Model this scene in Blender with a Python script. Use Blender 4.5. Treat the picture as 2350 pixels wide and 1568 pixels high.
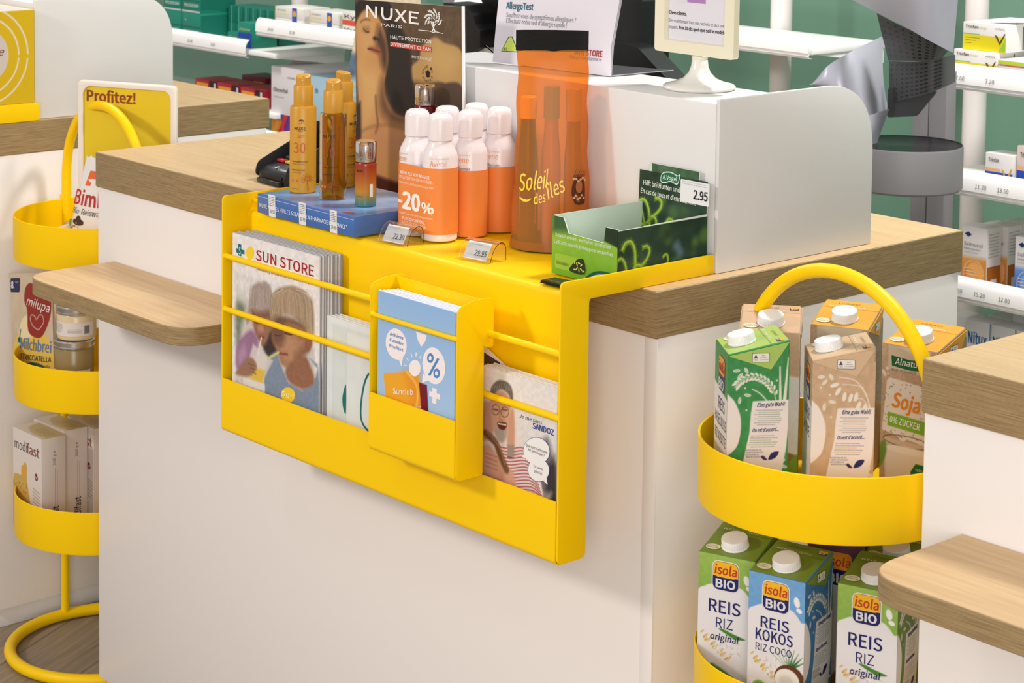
import bpy, bmesh, math, random
import numpy as np
from mathutils import Vector, Matrix, Euler
PI = math.pi
for o in list(bpy.data.objects): bpy.data.objects.remove(o)
scene = bpy.context.scene
COL = scene.collection
H = 0.936          # height of the counter top above the floor

# ---------------------------------------------------------------- camera
cam_d = bpy.data.cameras.new('camera'); cam = bpy.data.objects.new('camera', cam_d); COL.objects.link(cam)
cam_d.sensor_width = 36.0; cam_d.lens = 4783.5/2350*36
cam_d.shift_x = (1175-1287.4)/2350; cam_d.shift_y = (-68.5-784)/2350
cam.matrix_world = Matrix.Translation((1.7412, -1.7553, 0.5658+H)) @ Matrix.Rotation(0.830024, 4, 'Z') @ Matrix.Rotation(1.498181, 4, 'X') @ Matrix.Rotation(0.014344, 4, 'Z')
cam_d.clip_start = 0.05; cam_d.clip_end = 60
cam_d.dof.use_dof = True; cam_d.dof.focus_distance = 2.75; cam_d.dof.aperture_fstop = 20
scene.camera = cam

# ---------------------------------------------------------------- world, lights, exposure
w = bpy.data.worlds.new('shop_ambient'); scene.world = w; w.use_nodes = True
w.node_tree.nodes['Background'].inputs[0].default_value = (1.0, 0.968, 0.945, 1)
w.node_tree.nodes['Background'].inputs[1].default_value = 0.46
def lamp(name, loc, target, size, power, col=(1, .93, .84), spread=180):
    d = bpy.data.lights.new(name, 'AREA'); d.shape = 'DISK'; d.size = size; d.energy = power; d.color = col
    d.spread = math.radians(spread)
    o = bpy.data.objects.new(name, d); COL.objects.link(o); o.location = loc
    o.rotation_euler = (Vector(target)-Vector(loc)).to_track_quat('-Z', 'Y').to_euler()
lamp('added_front_fill', (2.75, -2.6, 1.62), (-.30, .15, .75), 2.0, 62, (1, .965, .94))  # unseen soft fill added behind the camera to brighten the upright faces
lamp('overhead_spot', (-1.45, -2.9, 2.35), (-.5, 0, .7), .45, 41, (1, .925, .86))
lamp('overhead_spot', (-.2, -1.9, 2.95), (-.4, 0, .7), .5, 4, (1, .93, .87))
lamp('overhead_spot', (-3.0, .6, 2.95), (-3.1, 1.4, .9), .4, 32, (1, .96, .92))
lamp('overhead_spot', (.1, .9, 2.9), (-.3, 1.85, 1.0), .4, 58, (1, .97, .95))  # added spot brightening the right wall, in place of its pale reflections
scene.view_settings.view_transform = 'Standard'; scene.view_settings.look = 'None'
scene.view_settings.gamma = 1; scene.view_settings.use_curve_mapping = False
scene.view_settings.exposure = 0.02

# ---------------------------------------------------------------- materials
def lin(c):
    c = np.asarray(c, float)/255.0
    return np.where(c <= .04045, c/12.92, ((c+.055)/1.055)**2.4)
M = {}
def mat(name, rough=.5, col=None, metal=0, trans=0, ior=1.45, bump=0, bscale=300, coat=0, alpha=1, spec=.5):
    m = bpy.data.materials.new(name); m.use_nodes = True; nt = m.node_tree; b = nt.nodes['Principled BSDF']
    b.inputs['Roughness'].default_value = rough; b.inputs['Metallic'].default_value = metal
    b.inputs['Transmission Weight'].default_value = trans; b.inputs['IOR'].default_value = ior
    b.inputs['Coat Weight'].default_value = coat; b.inputs['Coat Roughness'].default_value = .15
    b.inputs['Alpha'].default_value = alpha; b.inputs['Specular IOR Level'].default_value = spec
    if col is None:
        a = nt.nodes.new('ShaderNodeAttribute'); a.attribute_name = 'Col'; nt.links.new(a.outputs['Color'], b.inputs['Base Color'])
    else: b.inputs['Base Color'].default_value = (*lin(col), 1)
    if bump:
        tc = nt.nodes.new('ShaderNodeTexCoord'); n = nt.nodes.new('ShaderNodeTexNoise'); n.inputs['Scale'].default_value = bscale
        bp = nt.nodes.new('ShaderNodeBump'); bp.inputs['Strength'].default_value = bump; bp.inputs['Distance'].default_value = .001
        nt.links.new(tc.outputs['Object'], n.inputs['Vector']); nt.links.new(n.outputs['Fac'], bp.inputs['Height']); nt.links.new(bp.outputs['Normal'], b.inputs['Normal'])
    M[name] = m; return m
mat('paper', .6, spec=.3); mat('card', .42, spec=.4); mat('gloss', .22); mat('satin', .35); mat('metal', .25, metal=1)
mat('yellow', .40, (255, 209, 0), bump=.03, bscale=900, spec=.3)
mat('laminate', .38, (242, 236, 232), spec=.45); mat('screen_white', .4, (226, 224, 223)); mat('black', .4, (18, 18, 20), bump=.1)
mat('clear', .03, (255, 255, 255), trans=1, ior=1.38); mat('lip', .3, (252, 250, 248)); mat('post', .4, (226, 218, 214))
mat('grey_metal', .5, (128, 126, 128)); mat('dark_metal', .5, (70, 70, 72)); mat('pale_metal', .3, (165, 165, 176))
mat('amber', .05, (190, 132, 24), trans=.82, ior=1.22); mat('black_glass', .25, (8, 9, 12), spec=.25)
def thin(name, col, mix, rough=.15, tl=.0):
    # thin translucent film: tinted see-through + soft reflecting coat
    m = bpy.data.materials.new(name); m.use_nodes = True; nt = m.node_tree; nt.nodes.clear()
    out = nt.nodes.new('ShaderNodeOutputMaterial'); t = nt.nodes.new('ShaderNodeBsdfTransparent'); t.inputs[0].default_value = (*lin(col), 1)
    b = nt.nodes.new('ShaderNodeBsdfPrincipled'); b.inputs['Base Color'].default_value = (*lin(col), 1); b.inputs['Roughness'].default_value = rough
    mx = nt.nodes.new('ShaderNodeMixShader'); mx.inputs[0].default_value = mix
    nt.links.new(t.outputs[0], mx.inputs[1]); nt.links.new(b.outputs[0], mx.inputs[2]); nt.links.new(mx.outputs[0], out.inputs[0]); M[name] = m
thin('orange_film', (252, 184, 100), .24, .22); thin('acrylic', (252, 252, 253), .03, .05); thin('perfume_red', (215, 90, 60), .45, .08)
def wood(name, c0, c1, sx, sy, edge):
    m = bpy.data.materials.new(name); m.use_nodes = True; nt = m.node_tree; b = nt.nodes['Principled BSDF']; b.inputs['Roughness'].default_value = .45
    b.inputs['Specular IOR Level'].default_value = .35
    tc = nt.nodes.new('ShaderNodeTexCoord'); sp = nt.nodes.new('ShaderNodeSeparateXYZ'); nt.links.new(tc.outputs['Object'], sp.inputs[0])
    cb = nt.nodes.new('ShaderNodeCombineXYZ')
    def mul(sock, k):
        q = nt.nodes.new('ShaderNodeMath'); q.operation = 'MULTIPLY'; q.inputs[1].default_value = k; nt.links.new(sock, q.inputs[0]); return q.outputs[0]
    if edge:
        ad = nt.nodes.new('ShaderNodeMath'); ad.operation = 'ADD'; nt.links.new(sp.outputs[0], ad.inputs[0]); nt.links.new(sp.outputs[1], ad.inputs[1])
        nt.links.new(mul(ad.outputs[0], sx), cb.inputs[0]); nt.links.new(mul(sp.outputs[2], sy), cb.inputs[1])
    else:
        nt.links.new(mul(sp.outputs[0], sx), cb.inputs[0]); nt.links.new(mul(sp.outputs[1], sy), cb.inputs[1])
    n = nt.nodes.new('ShaderNodeTexNoise'); n.inputs['Scale'].default_value = 1; n.inputs['Detail'].default_value = 6; n.inputs['Roughness'].default_value = .65
    nt.links.new(cb.outputs[0], n.inputs['Vector'])
    r = nt.nodes.new('ShaderNodeValToRGB'); r.color_ramp.elements[0].position = .36; r.color_ramp.elements[1].position = .62
    r.color_ramp.elements[0].color = (*lin(c0), 1); r.color_ramp.elements[1].color = (*lin(c1), 1)
    nt.links.new(n.outputs['Fac'], r.inputs[0]); nt.links.new(r.outputs[0], b.inputs['Base Color'])
    M[name] = m
wood('oak_top', (203, 168, 123), (217, 185, 139), 6, 110, False)
wood('oak_edge', (132, 110, 76), (170, 145, 104), 16, 760, True)
def floor_mat():
    m = bpy.data.materials.new('vinyl_planks'); m.use_nodes = True; nt = m.node_tree; b = nt.nodes['Principled BSDF']; b.inputs['Roughness'].default_value = .45
    tc = nt.nodes.new('ShaderNodeTexCoord'); mp = nt.nodes.new('ShaderNodeMapping'); mp.inputs['Rotation'].default_value = (0, 0, math.radians(62)); nt.links.new(tc.outputs['Object'], mp.inputs[0])
    br = nt.nodes.new('ShaderNodeTexBrick'); br.inputs['Scale'].default_value = 1; br.inputs['Brick Width'].default_value = .9; br.inputs['Row Height'].default_value = .15
    br.inputs['Mortar Size'].default_value = .0012; br.inputs['Color1'].default_value = (*lin((158, 142, 122)), 1); br.inputs['Color2'].default_value = (*lin((136, 120, 102)), 1); br.inputs['Mortar'].default_value = (*lin((96, 84, 70)), 1)
    nt.links.new(mp.outputs[0], br.inputs['Vector'])
    m2 = nt.nodes.new('ShaderNodeMapping'); m2.inputs['Scale'].default_value = (6, 90, 1); nt.links.new(mp.outputs[0], m2.inputs[0])
    n = nt.nodes.new('ShaderNodeTexNoise'); n.inputs['Scale'].default_value = 1; n.inputs['Detail'].default_value = 7; nt.links.new(m2.outputs[0], n.inputs['Vector'])
    mx = nt.nodes.new('ShaderNodeMix'); mx.data_type = 'RGBA'; mx.blend_type = 'OVERLAY'; mx.inputs[0].default_value = .6
    nt.links.new(br.outputs['Color'], mx.inputs[6]); nt.links.new(n.outputs['Fac'], mx.inputs[7]); nt.links.new(mx.outputs[2], b.inputs['Base Color']); M['floor'] = m
floor_mat()
mat('mint', .16, (104, 142, 122), spec=.6)

# ---------------------------------------------------------------- geometry helpers
def thing(name, label, cat, loc=(0, 0, 0), rz=0, group=None, rot=None):
    o = bpy.data.objects.new(name, None); o.empty_display_size = .02; COL.objects.link(o)
    o.location = (loc[0], loc[1], loc[2]+H); o.rotation_euler = rot if rot else (0, 0, rz)
    o['label'] = label; o['category'] = cat
    if group: o['group'] = group
    return o
def tag(o, label, cat, group=None, kind=None):
    if label: o['label'] = label
    if cat: o['category'] = cat
    if group: o['group'] = group
    if kind: o['kind'] = kind
    return o
def flat(O, U, V):
    O = np.array(O, float); U = np.array(U, float); V = np.array(V, float); N = np.cross(U, V); N /= np.linalg.norm(N)
    return lambda x, y, off=0: O + np.outer(x, U)*.001 + np.outer(y, V)*.001 + N*off
def cyl(r, th0=-PI/2, z0=0, c=(0, 0)):
    def f(x, y, off=0):
        x = np.asarray(x, float); y = np.asarray(y, float); th = th0 + x*.001/r
        return np.stack([c[0]+(r+off)*np.cos(th), c[1]+(r+off)*np.sin(th), z0+y*.001], 1)
    return f
def smooth(pts, n=6, closed=True):
    P = np.array(pts, float); N = len(P); out = []
    rng = range(N) if closed else range(N-1)
    for i in rng:
        p0, p1, p2, p3 = (P[(i-1) % N], P[i], P[(i+1) % N], P[(i+2) % N]) if closed else (P[max(i-1, 0)], P[i], P[i+1], P[min(i+2, N-1)])
        for k in range(n):
            t = k/n; out.append(.5*((2*p1)+(p2-p0)*t+(2*p0-5*p1+4*p2-p3)*t*t+(3*p1-p0-3*p2+p3)*t**3))
    if not closed: out.append(P[-1])
    return np.array(out)
def ellp(cx, cy, rx, ry, rot=0, n=28):
    t = np.linspace(0, 2*PI, n, endpoint=False); r = math.radians(rot)
    x = rx*np.cos(t); y = ry*np.sin(t)
    return np.stack([cx+x*math.cos(r)-y*math.sin(r), cy+x*math.sin(r)+y*math.cos(r)], 1)
def rrect(x0, y0, x1, y1, r, n=5):
    out = []
    for cx, cy, a in ((x1-r, y1-r, 0), (x0+r, y1-r, 90), (x0+r, y0+r, 180), (x1-r, y0+r, 270)):
        for k in range(n+1):
            t = math.radians(a+90*k/n); out.append((cx+r*math.cos(t), cy+r*math.sin(t)))
    return np.array(out)
def poly_round(pts, r, n=4):
    # round the corners of a 2D polygon; r scalar or list
    P = [np.array(p, float) for p in pts]; N = len(P); out = []
    for i in range(N):
        rr = r[i] if isinstance(r, (list, tuple)) else r
        a, b, c = P[i-1], P[i], P[(i+1) % N]
        if rr <= 0: out.append(b); continue
        u = (a-b)/np.linalg.norm(a-b); v = (c-b)/np.linalg.norm(c-b)
        p, q = b+u*rr, b+v*rr
        for k in range(n+1):
            t = k/n; out.append((1-t)**2*p+2*t*(1-t)*b+t*t*q)
    return np.array(out)

class Cv:                                   # printed artwork, worked out as a colour per vertex of a fine grid (mm)
    def __init__(s, w, h, res, bg, px=None):
        s.w, s.h = w, h; s.nx, s.ny = max(1, int(w/res)), max(1, int(h/res)); s.res = res
        x = np.linspace(0, w, s.nx+1); y = np.linspace(0, h, s.ny+1); s.X, s.Y = np.meshgrid(x, y)
        s.C = np.empty(s.X.shape+(3,)); s.C[:] = bg
        s.A = None
        if px is not None: s.fit(px)
    def fit(s, px):                         # px: picture-plan positions of top-left, top-right, bottom-left corners of the sheet
        tl, tr, bl = [np.array(p, float) for p in px]; B = np.stack([tr-tl, bl-tl], 1); s.A = np.linalg.inv(B); s.tl = tl
    def T(s, p):
        p = np.atleast_2d(np.array(p, float))
        if s.A is None: return p
        q = (p-s.tl) @ s.A.T; return np.stack([q[:, 0]*s.w, (1-q[:, 1])*s.h], 1)
    def mix(s, m, col, a=1):
        m = (np.clip(m, 0, 1)*a)[..., None]; s.C = s.C*(1-m)+np.array(col, float)*m
    def sd(s, P, closed=True):
        d = np.full(s.X.shape, 1e9); ins = np.zeros(s.X.shape, bool); n = len(P)
        for i in range(n if closed else n-1):
            a, b = P[i], P[(i+1) % n]; e = b-a; L = e@e
            if L < 1e-12: continue
            t = np.clip(((s.X-a[0])*e[0]+(s.Y-a[1])*e[1])/L, 0, 1)
            d = np.minimum(d, (s.X-a[0]-t*e[0])**2+(s.Y-a[1]-t*e[1])**2)
            if closed:
                c = (a[1] > s.Y) != (b[1] > s.Y)
                if a[1] != b[1]: ins ^= c & (s.X < (b[0]-a[0])*(s.Y-a[1])/(b[1]-a[1])+a[0])
        d = np.sqrt(d); return np.where(ins, -d, d) if closed else d
    def poly(s, pts, col, soft=0, a=1, sm=0):
        P = s.T(pts)
        if sm: P = smooth(P, sm)
        s.mix(.5-s.sd(P)/(2*soft+s.res), col, a); return s
    def ell(s, cx, cy, rx, ry, col, rot=0, soft=0, a=1): return s.poly(ellp(cx, cy, rx, ry, rot, 22), col, soft, a)
    def line(s, pts, wd, col, soft=0, a=1, sm=0):
        P = s.T(pts)
        if sm: P = smooth(P, sm, False)
        s.mix(.5-(s.sd(P, False)-wd/2)/(2*soft+s.res), col, a); return s
    def grad(s, c0, c1, ax=1, p=1):
        t = (s.Y/s.h if ax else s.X/s.w)[..., None]**p; s.C = np.array(c0, float)*(1-t)+np.array(c1, float)*t; return s
    def noise(s, amp, sc, seed=0, stretch=1):
        r = np.random.RandomState(seed); gx, gy = int(s.w/sc)+3, int(s.h/(sc*stretch))+3; g = r.rand(gy, gx)-.5
        fx, fy = s.X/sc, s.Y/(sc*stretch); ix, iy = fx.astype(int), fy.astype(int); tx, ty = fx-ix, fy-iy
        tx = tx*tx*(3-2*tx); ty = ty*ty*(3-2*ty)
        v = (g[iy, ix]*(1-tx)+g[iy, ix+1]*tx)*(1-ty)+(g[iy+1, ix]*(1-tx)+g[iy+1, ix+1]*tx)*ty
        s.C = np.clip(s.C+v[..., None]*amp*2, 0, 255); return s
    def fine(s, p0, p1, dy, n, col, wd=.5, a=.7, seed=1):
        # rows of print too small to read
        r = np.random.RandomState(seed); p0 = np.array(p0, float); p1 = np.array(p1, float)
        for k in range(n):
            o = np.array([0, dy*k]); t = r.rand()*.08
            end = .7+.3*r.rand()
            while t < end:
                l = .04+.10*r.rand(); s.line([p0+(p1-p0)*t+o, p0+(p1-p0)*min(t+l, end)+o], wd, col, a=a); t += l+.03
        return s

FONTS = {}
def font(k):
    if not FONTS:
        FONTS['r'] = None
        try:
            import os
            p = os.path.join(bpy.utils.system_resource('DATAFILES'), 'fonts', 'Noto Sans CJK Regular.woff2')
            FONTS['r'] = bpy.data.fonts.load(p)
        except Exception: pass
    return FONTS.get(k)
_tc = {}
def glyphs(t, bold=0, f='r'):
    key = (t, bold, f)
    if key not in _tc:
        c = bpy.data.curves.new('t', 'FONT'); c.body = t; c.resolution_u = 2; c.size = 1; c.offset = bold
        if font(f): c.font = font(f)
        o = bpy.data.objects.new('t', c); me = bpy.data.meshes.new_from_object(o)
        V = np.empty(len(me.vertices)*3); me.vertices.foreach_get('co', V); V = V.reshape(-1, 3)[:, :2]
        F = [tuple(p.vertices) for p in me.polygons]
        bpy.data.objects.remove(o); bpy.data.curves.remove(c); bpy.data.meshes.remove(me); _tc[key] = (V, F)
    return _tc[key]
CAP = None
class MB:
    def __init__(s): s.V = []; s.C = []; s.L = []; s.N = []; s.MI = []; s.n = 0; s.slots = []; s.X = None
    def slot(s, m):
        if m not in s.slots: s.slots.append(m)
        return s.slots.index(m)
    def add(s, V, F, m, col=(200, 200, 200)):
        V = np.asarray(V, float).reshape(-1, 3)
        if s.X is not None: V = V @ np.array(s.X.to_3x3()).T + np.array(s.X.translation)
        C = np.asarray(col, float); C = lin(C); C = np.broadcast_to(C, (len(V), 3)) if C.ndim == 1 else C
        s.V.append(V); s.C.append(C)
        if isinstance(F, np.ndarray):
            s.L.append((F+s.n).ravel()); s.N.append(np.full(len(F), F.shape[1])); k = len(F)
        else:
            s.L.append(np.array([i+s.n for f in F for i in f], int)); s.N.append(np.array([len(f) for f in F], int)); k = len(F)
        s.MI.append(np.full(k, s.slot(m))); s.n += len(V); return s
    def bm(s, bm, m, col=(200, 200, 200)):
        bm.verts.index_update(); s.add([v.co[:] for v in bm.verts], [[v.index for v in f.verts] for f in bm.faces], m, col); bm.free(); return s
    def box(s, a, b, m, col=(200, 200, 200), bev=0, seg=2):
        bm = bmesh.new(); bmesh.ops.create_cube(bm, size=1)
        a = Vector(a); b = Vector(b)
        for v in bm.verts: v.co = Vector([(a[i]+b[i])/2+v.co[i]*(b[i]-a[i]) for i in range(3)])
        if bev: bmesh.ops.bevel(bm, geom=bm.edges[:], offset=bev, segments=seg, profile=.5, affect='EDGES')
        return s.bm(bm, m, col)
    def grid(s, P, m, col=(200, 200, 200), cu=False, cv=False):
        P = np.asarray(P, float); a, b = P.shape[:2]; idx = np.arange(a*b).reshape(a, b)
        ii = np.concatenate([idx, idx[:1]], 0) if cu else idx
        ii = np.concatenate([ii, ii[:, :1]], 1) if cv else ii
        F = np.stack([ii[:-1, :-1], ii[:-1, 1:], ii[1:, 1:], ii[1:, :-1]], -1).reshape(-1, 4)
        return s.add(P.reshape(-1, 3), F, m, col if np.ndim(col) == 1 else np.asarray(col).reshape(-1, 3))
    def lathe(s, prof, m, col=(200, 200, 200), n=40, c=(0, 0, 0), caps=True):
        t = np.linspace(0, 2*PI, n, endpoint=False); pr = np.array(prof, float)
        P = np.stack([np.outer(pr[:, 0], np.cos(t))+c[0], np.outer(pr[:, 0], np.sin(t))+c[1], np.repeat(pr[:, 1:2], n, 1)+c[2]], -1)
        P = np.swapaxes(P, 0, 1)
        return s.grid(P, m, col if np.ndim(col) == 1 else np.repeat(np.asarray(col)[None], n, 0), cu=True)
    def tube(s, path, r, m, col=(200, 200, 200), n=12, closed=False):
        P = [Vector(p) for p in path]; N = len(P); rr = r if np.ndim(r) else [r]*N
        tg = [((P[(i+1) % N]-P[i-1]) if closed else (P[min(i+1, N-1)]-P[max(i-1, 0)])).normalized() for i in range(N)]
        up = Vector((0, 0, 1)) if abs(tg[0].z) < .9 else Vector((1, 0, 0)); a = tg[0].cross(up).normalized(); rows = []
        for i in range(N):
            a = (a-tg[i]*a.dot(tg[i])).normalized(); b = tg[i].cross(a)
            rows.append([P[i]+(a*math.cos(2*PI*k/n)+b*math.sin(2*PI*k/n))*rr[i] for k in range(n)])
        s.grid(np.array([[v[:] for v in r_] for r_ in rows]), m, col, cu=closed, cv=True)
        if not closed:
            for r_ in (rows[0][::-1], rows[-1]): s.add([v[:] for v in r_], [list(range(n))], m, col)
        return s
    def prism(s, pts, f, th, m, col=(200, 200, 200), bev=0):
        # polygon given in mm in a frame f(x, y, off), thickness th backwards
        P = np.array(pts, float); a = f(P[:, 0], P[:, 1], 0); b = f(P[:, 0], P[:, 1], -th); n = len(P)
        bm = bmesh.new(); va = [bm.verts.new(p) for p in a]; vb = [bm.verts.new(p) for p in b]
        bm.faces.new(va); bm.faces.new(vb[::-1])
        for i in range(n): bm.faces.new((va[i], vb[i], vb[(i+1) % n], va[(i+1) % n]))
        bmesh.ops.recalc_face_normals(bm, faces=bm.faces[:])
        if bev:
            es = [e for e in bm.edges if len(e.link_faces) == 2 and e.calc_face_angle(0) > .8]
            bmesh.ops.bevel(bm, geom=es, offset=bev, segments=2, profile=.5, affect='EDGES')
        return s.bm(bm, m, col)
    def ext(s, prof, x0, x1, th, m, col=(200, 200, 200)):
        # bent sheet: open profile in (y, z) extruded along x with thickness
        p = np.array(prof, float); d = np.gradient(p, axis=0); d /= np.linalg.norm(d, axis=1)[:, None]; nrm = np.stack([-d[:, 1], d[:, 0]], 1)
        q = p+nrm*th; lp = np.concatenate([p, q[::-1]]); n = len(lp)
        A = np.stack([np.full(n, x0), lp[:, 0], lp[:, 1]], 1); B = A.copy(); B[:, 0] = x1
        k = len(p); F = [[i, (i+1) % n, n+(i+1) % n, n+i] for i in range(n)]
        for i in range(k-1): F.append([i, n-1-i, n-2-i, i+1]); F.append([n+i, n+i+1, n+n-2-i, n+n-1-i])
        bm = bmesh.new(); vs = [bm.verts.new(v) for v in np.concatenate([A, B])]
        for f in F:
            try: bm.faces.new([vs[i] for i in f])
            except ValueError: pass
        bmesh.ops.recalc_face_normals(bm, faces=bm.faces[:]); return s.bm(bm, m, col)
    def pr(s, cv, f, m='card', x=0, y=0, off=.0002):
        V = f(cv.X.ravel()+x, cv.Y.ravel()+y, off); a, b = cv.X.shape; idx = np.arange(a*b).reshape(a, b)
        F = np.stack([idx[:-1, :-1], idx[:-1, 1:], idx[1:, 1:], idx[1:, :-1]], -1).reshape(-1, 4)
        return s.add(V, F, m, cv.C.reshape(-1, 3))
    def sh(s, pts, f, col, m='card', off=.0004, cv=None, sm=0):
        P = cv.T(pts) if cv is not None else np.array(pts, float)
        if sm: P = smooth(P, sm)
        a = P; ar = np.sum(a[:, 0]*np.roll(a[:, 1], -1)-np.roll(a[:, 0], -1)*a[:, 1])
        if ar < 0: P = P[::-1]
        return s.add(f(P[:, 0], P[:, 1], off), [list(range(len(P)))], m, col)
    def txt(s, t, f, p0, p1, h, col, cv=None, bold=0, m='card', off=.0006, slant=0, curve=0):
        # text from baseline start p0 to baseline end p1, cap height h (in the plan's units)
        global CAP
        if CAP is None: CAP = glyphs('H')[0][:, 1].max()
        V, F = glyphs(t)
        if len(V) == 0: return s
        x0, x1 = V[:, 0].min(), V[:, 0].max()
        a = np.array(p0, float); b = np.array(p1, float)
        if cv is not None:
            if cv.A is not None: hh = np.linalg.norm((cv.T([a+[0, -h]])-cv.T([a]))[0])
            else: hh = h
            a = cv.T([a])[0]; b = cv.T([b])[0]
        else: hh = h
        d = b-a; L = np.linalg.norm(d); d = d/L; n = np.array([-d[1], d[0]])
        X = (V[:, 0]-x0)/(x1-x0)*L; Y = V[:, 1]/CAP*hh; X = X+slant*Y
        if curve: Y = Y+curve*(1-((X/L)*2-1)**2)
        P = a+np.outer(X, d)+np.outer(Y, n)
        s.add(f(P[:, 0], P[:, 1], off), F, m, col)
        if bold > 0:                        # heavier weight: the same letters printed again a hair to each side
            e = bold*hh*.55
            for q, (dx, dy) in enumerate(((e, e*.6), (-e, -e*.6), (e, -e*.6), (-e, e*.6))): s.add(f(P[:, 0]+dx, P[:, 1]+dy, off+.00005*(q+1)), F, m, col)
        return s
    def build(s, name, parent=None, world=False, smooth_angle=35):
        V = np.concatenate(s.V); Lp = np.concatenate(s.L).astype(np.int32); N = np.concatenate(s.N).astype(np.int32); MI = np.concatenate(s.MI).astype(np.int32); C = np.concatenate(s.C)
        if parent is not None and world:
            Wm = Matrix.Translation((parent.location[0], parent.location[1], parent.location[2]-H)) @ parent.rotation_euler.to_matrix().to_4x4(); Wi = Wm.inverted()
            V = V @ np.array(Wi.to_3x3()).T + np.array(Wi.translation)
        loc = (0, 0, 0)
        if parent is None:
            c = np.array([(V[:, 0].min()+V[:, 0].max())/2, (V[:, 1].min()+V[:, 1].max())/2, V[:, 2].min()]); V = V-c; loc = (c[0], c[1], c[2]+H)
        me = bpy.data.meshes.new(name); me.vertices.add(len(V)); me.vertices.foreach_set('co', V.astype(np.float32).ravel())
        me.loops.add(len(Lp)); me.loops.foreach_set('vertex_index', Lp); me.polygons.add(len(N))
        me.polygons.foreach_set('loop_start', np.concatenate([[0], np.cumsum(N)[:-1]]).astype(np.int32)); me.polygons.foreach_set('material_index', MI)
        me.update(calc_edges=True); me.validate()
        if len(me.vertices) == len(C):
            at = me.color_attributes.new('Col', 'FLOAT_COLOR', 'POINT'); at.data.foreach_set('color', np.concatenate([C, np.ones((len(C), 1))], 1).astype(np.float32).ravel())
        for k in s.slots: me.materials.append(M[k])
        me.shade_smooth(); me.set_sharp_from_angle(angle=math.radians(smooth_angle))
        o = bpy.data.objects.new(name, me); COL.objects.link(o); o.location = loc
        if parent is not None: o.parent = parent
        return o
def dup(root, loc=None, rz=None, label=None, group=None, rot=None):
    r = root.copy(); COL.objects.link(r)
    if loc is not None: r.location = (loc[0], loc[1], loc[2]+H)
    if rz is not None: r.rotation_euler = (0, 0, rz)
    if rot is not None: r.rotation_euler = rot
    if label: r['label'] = label
    if group: r['group'] = group
    for ch in list(root.children):
        c = ch.copy(); COL.objects.link(c); c.parent = r
        for g in ch.children:
            d = g.copy(); COL.objects.link(d); d.parent = c
    return r
def weave_mat():
    m = mat('weave', .8, (24, 24, 25)); nt = m.node_tree; b = nt.nodes['Principled BSDF']; tc = nt.nodes.new('ShaderNodeTexCoord'); w_ = nt.nodes.new('ShaderNodeTexWave'); w_.inputs['Scale'].default_value = 260; w_.bands_direction = 'Z'
    nt.links.new(tc.outputs['Object'], w_.inputs['Vector']); bp = nt.nodes.new('ShaderNodeBump'); bp.inputs['Strength'].default_value = .9; bp.inputs['Distance'].default_value = .001; nt.links.new(w_.outputs['Fac'], bp.inputs['Height']); nt.links.new(bp.outputs[0], b.inputs['Normal'])
weave_mat()

# ================================================================ the room
b = MB(); b.box((-8, -5, -H-.05), (4, 2.1, -H), 'floor'); tag(b.build('floor'), None, None, kind='structure')
b = MB(); b.box((-8, 1.92, -H), (4, 2.0, 1.9), 'mint'); tag(b.build('wall_back'), None, None, kind='structure')

# ================================================================ counters
def slab(b, x0, y0, x1, y1, z0, z1, r=0):
    # worktop with a top decor face and edge-banded sides
    P = rrect(x0, y0, x1, y1, max(r, .0015), 8 if r else 2) if not isinstance(r, list) else poly_round([(x0, y0), (x1, y0), (x1, y1), (x0, y1)], r, 10)
    c = P-np.array([(x0+x1)/2, (y0+y1)/2]); e = .0012
    Q = P-np.sign(c)*e; n = len(P)
    b.add(np.c_[Q, np.full(n, z1)], [list(range(n))], 'oak_top')
    rings = [np.c_[Q, np.full(n, z1)], np.c_[P, np.full(n, z1-e)], np.c_[P, np.full(n, z0+e)], np.c_[Q, np.full(n, z0)]]
    R = np.stack(rings, 0); b.grid(np.swapaxes(R, 0, 1), 'oak_edge', cu=True)
    b.add(np.c_[Q, np.full(n, z0)][::-1], [list(range(n))], 'oak_edge')
def counter(x0, x1, label, ledge):
    t = thing('service_counter', label, 'counter', (x0, 0, -H))
    b = MB(); slab(b, x0, 0, x1, .606, -.058, 0); b.build('worktop', t, True)
    b = MB(); b.box((x0+.002, .004, -H+.035), (x1-.002, .600, -.0585), 'laminate', bev=.001)
    b.box((x1-.0215, .0032, -H+.035), (x1-.0005, .0052, -.0585), 'laminate', bev=.0004)     # edge of the side panel
    b.build('body', t, True)
    b = MB(); b.box((x0+.012, .014, -H), (x1-.008, .590, -H+.0345), 'screen_white', bev=.001); b.build('plinth', t, True)
    if ledge:
        b = MB(); slab(b, ledge[0], -.165, ledge[1], .0035, -.203, -.176, [.055, .055, 0, 0]); b.build('bag_ledge', t, True)
    return t
counter(-1.323, 0, 'white service counter with oak worktop that carries the yellow display rack, middle of three', (-1.268, -.795))
counter(-3.00, -1.697, 'white service counter with oak worktop behind the left basket stand, furthest left', None)
counter(.3985, 1.72, 'white service counter with oak worktop in the right foreground, nearest the camera', (.4535, .93))

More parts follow.
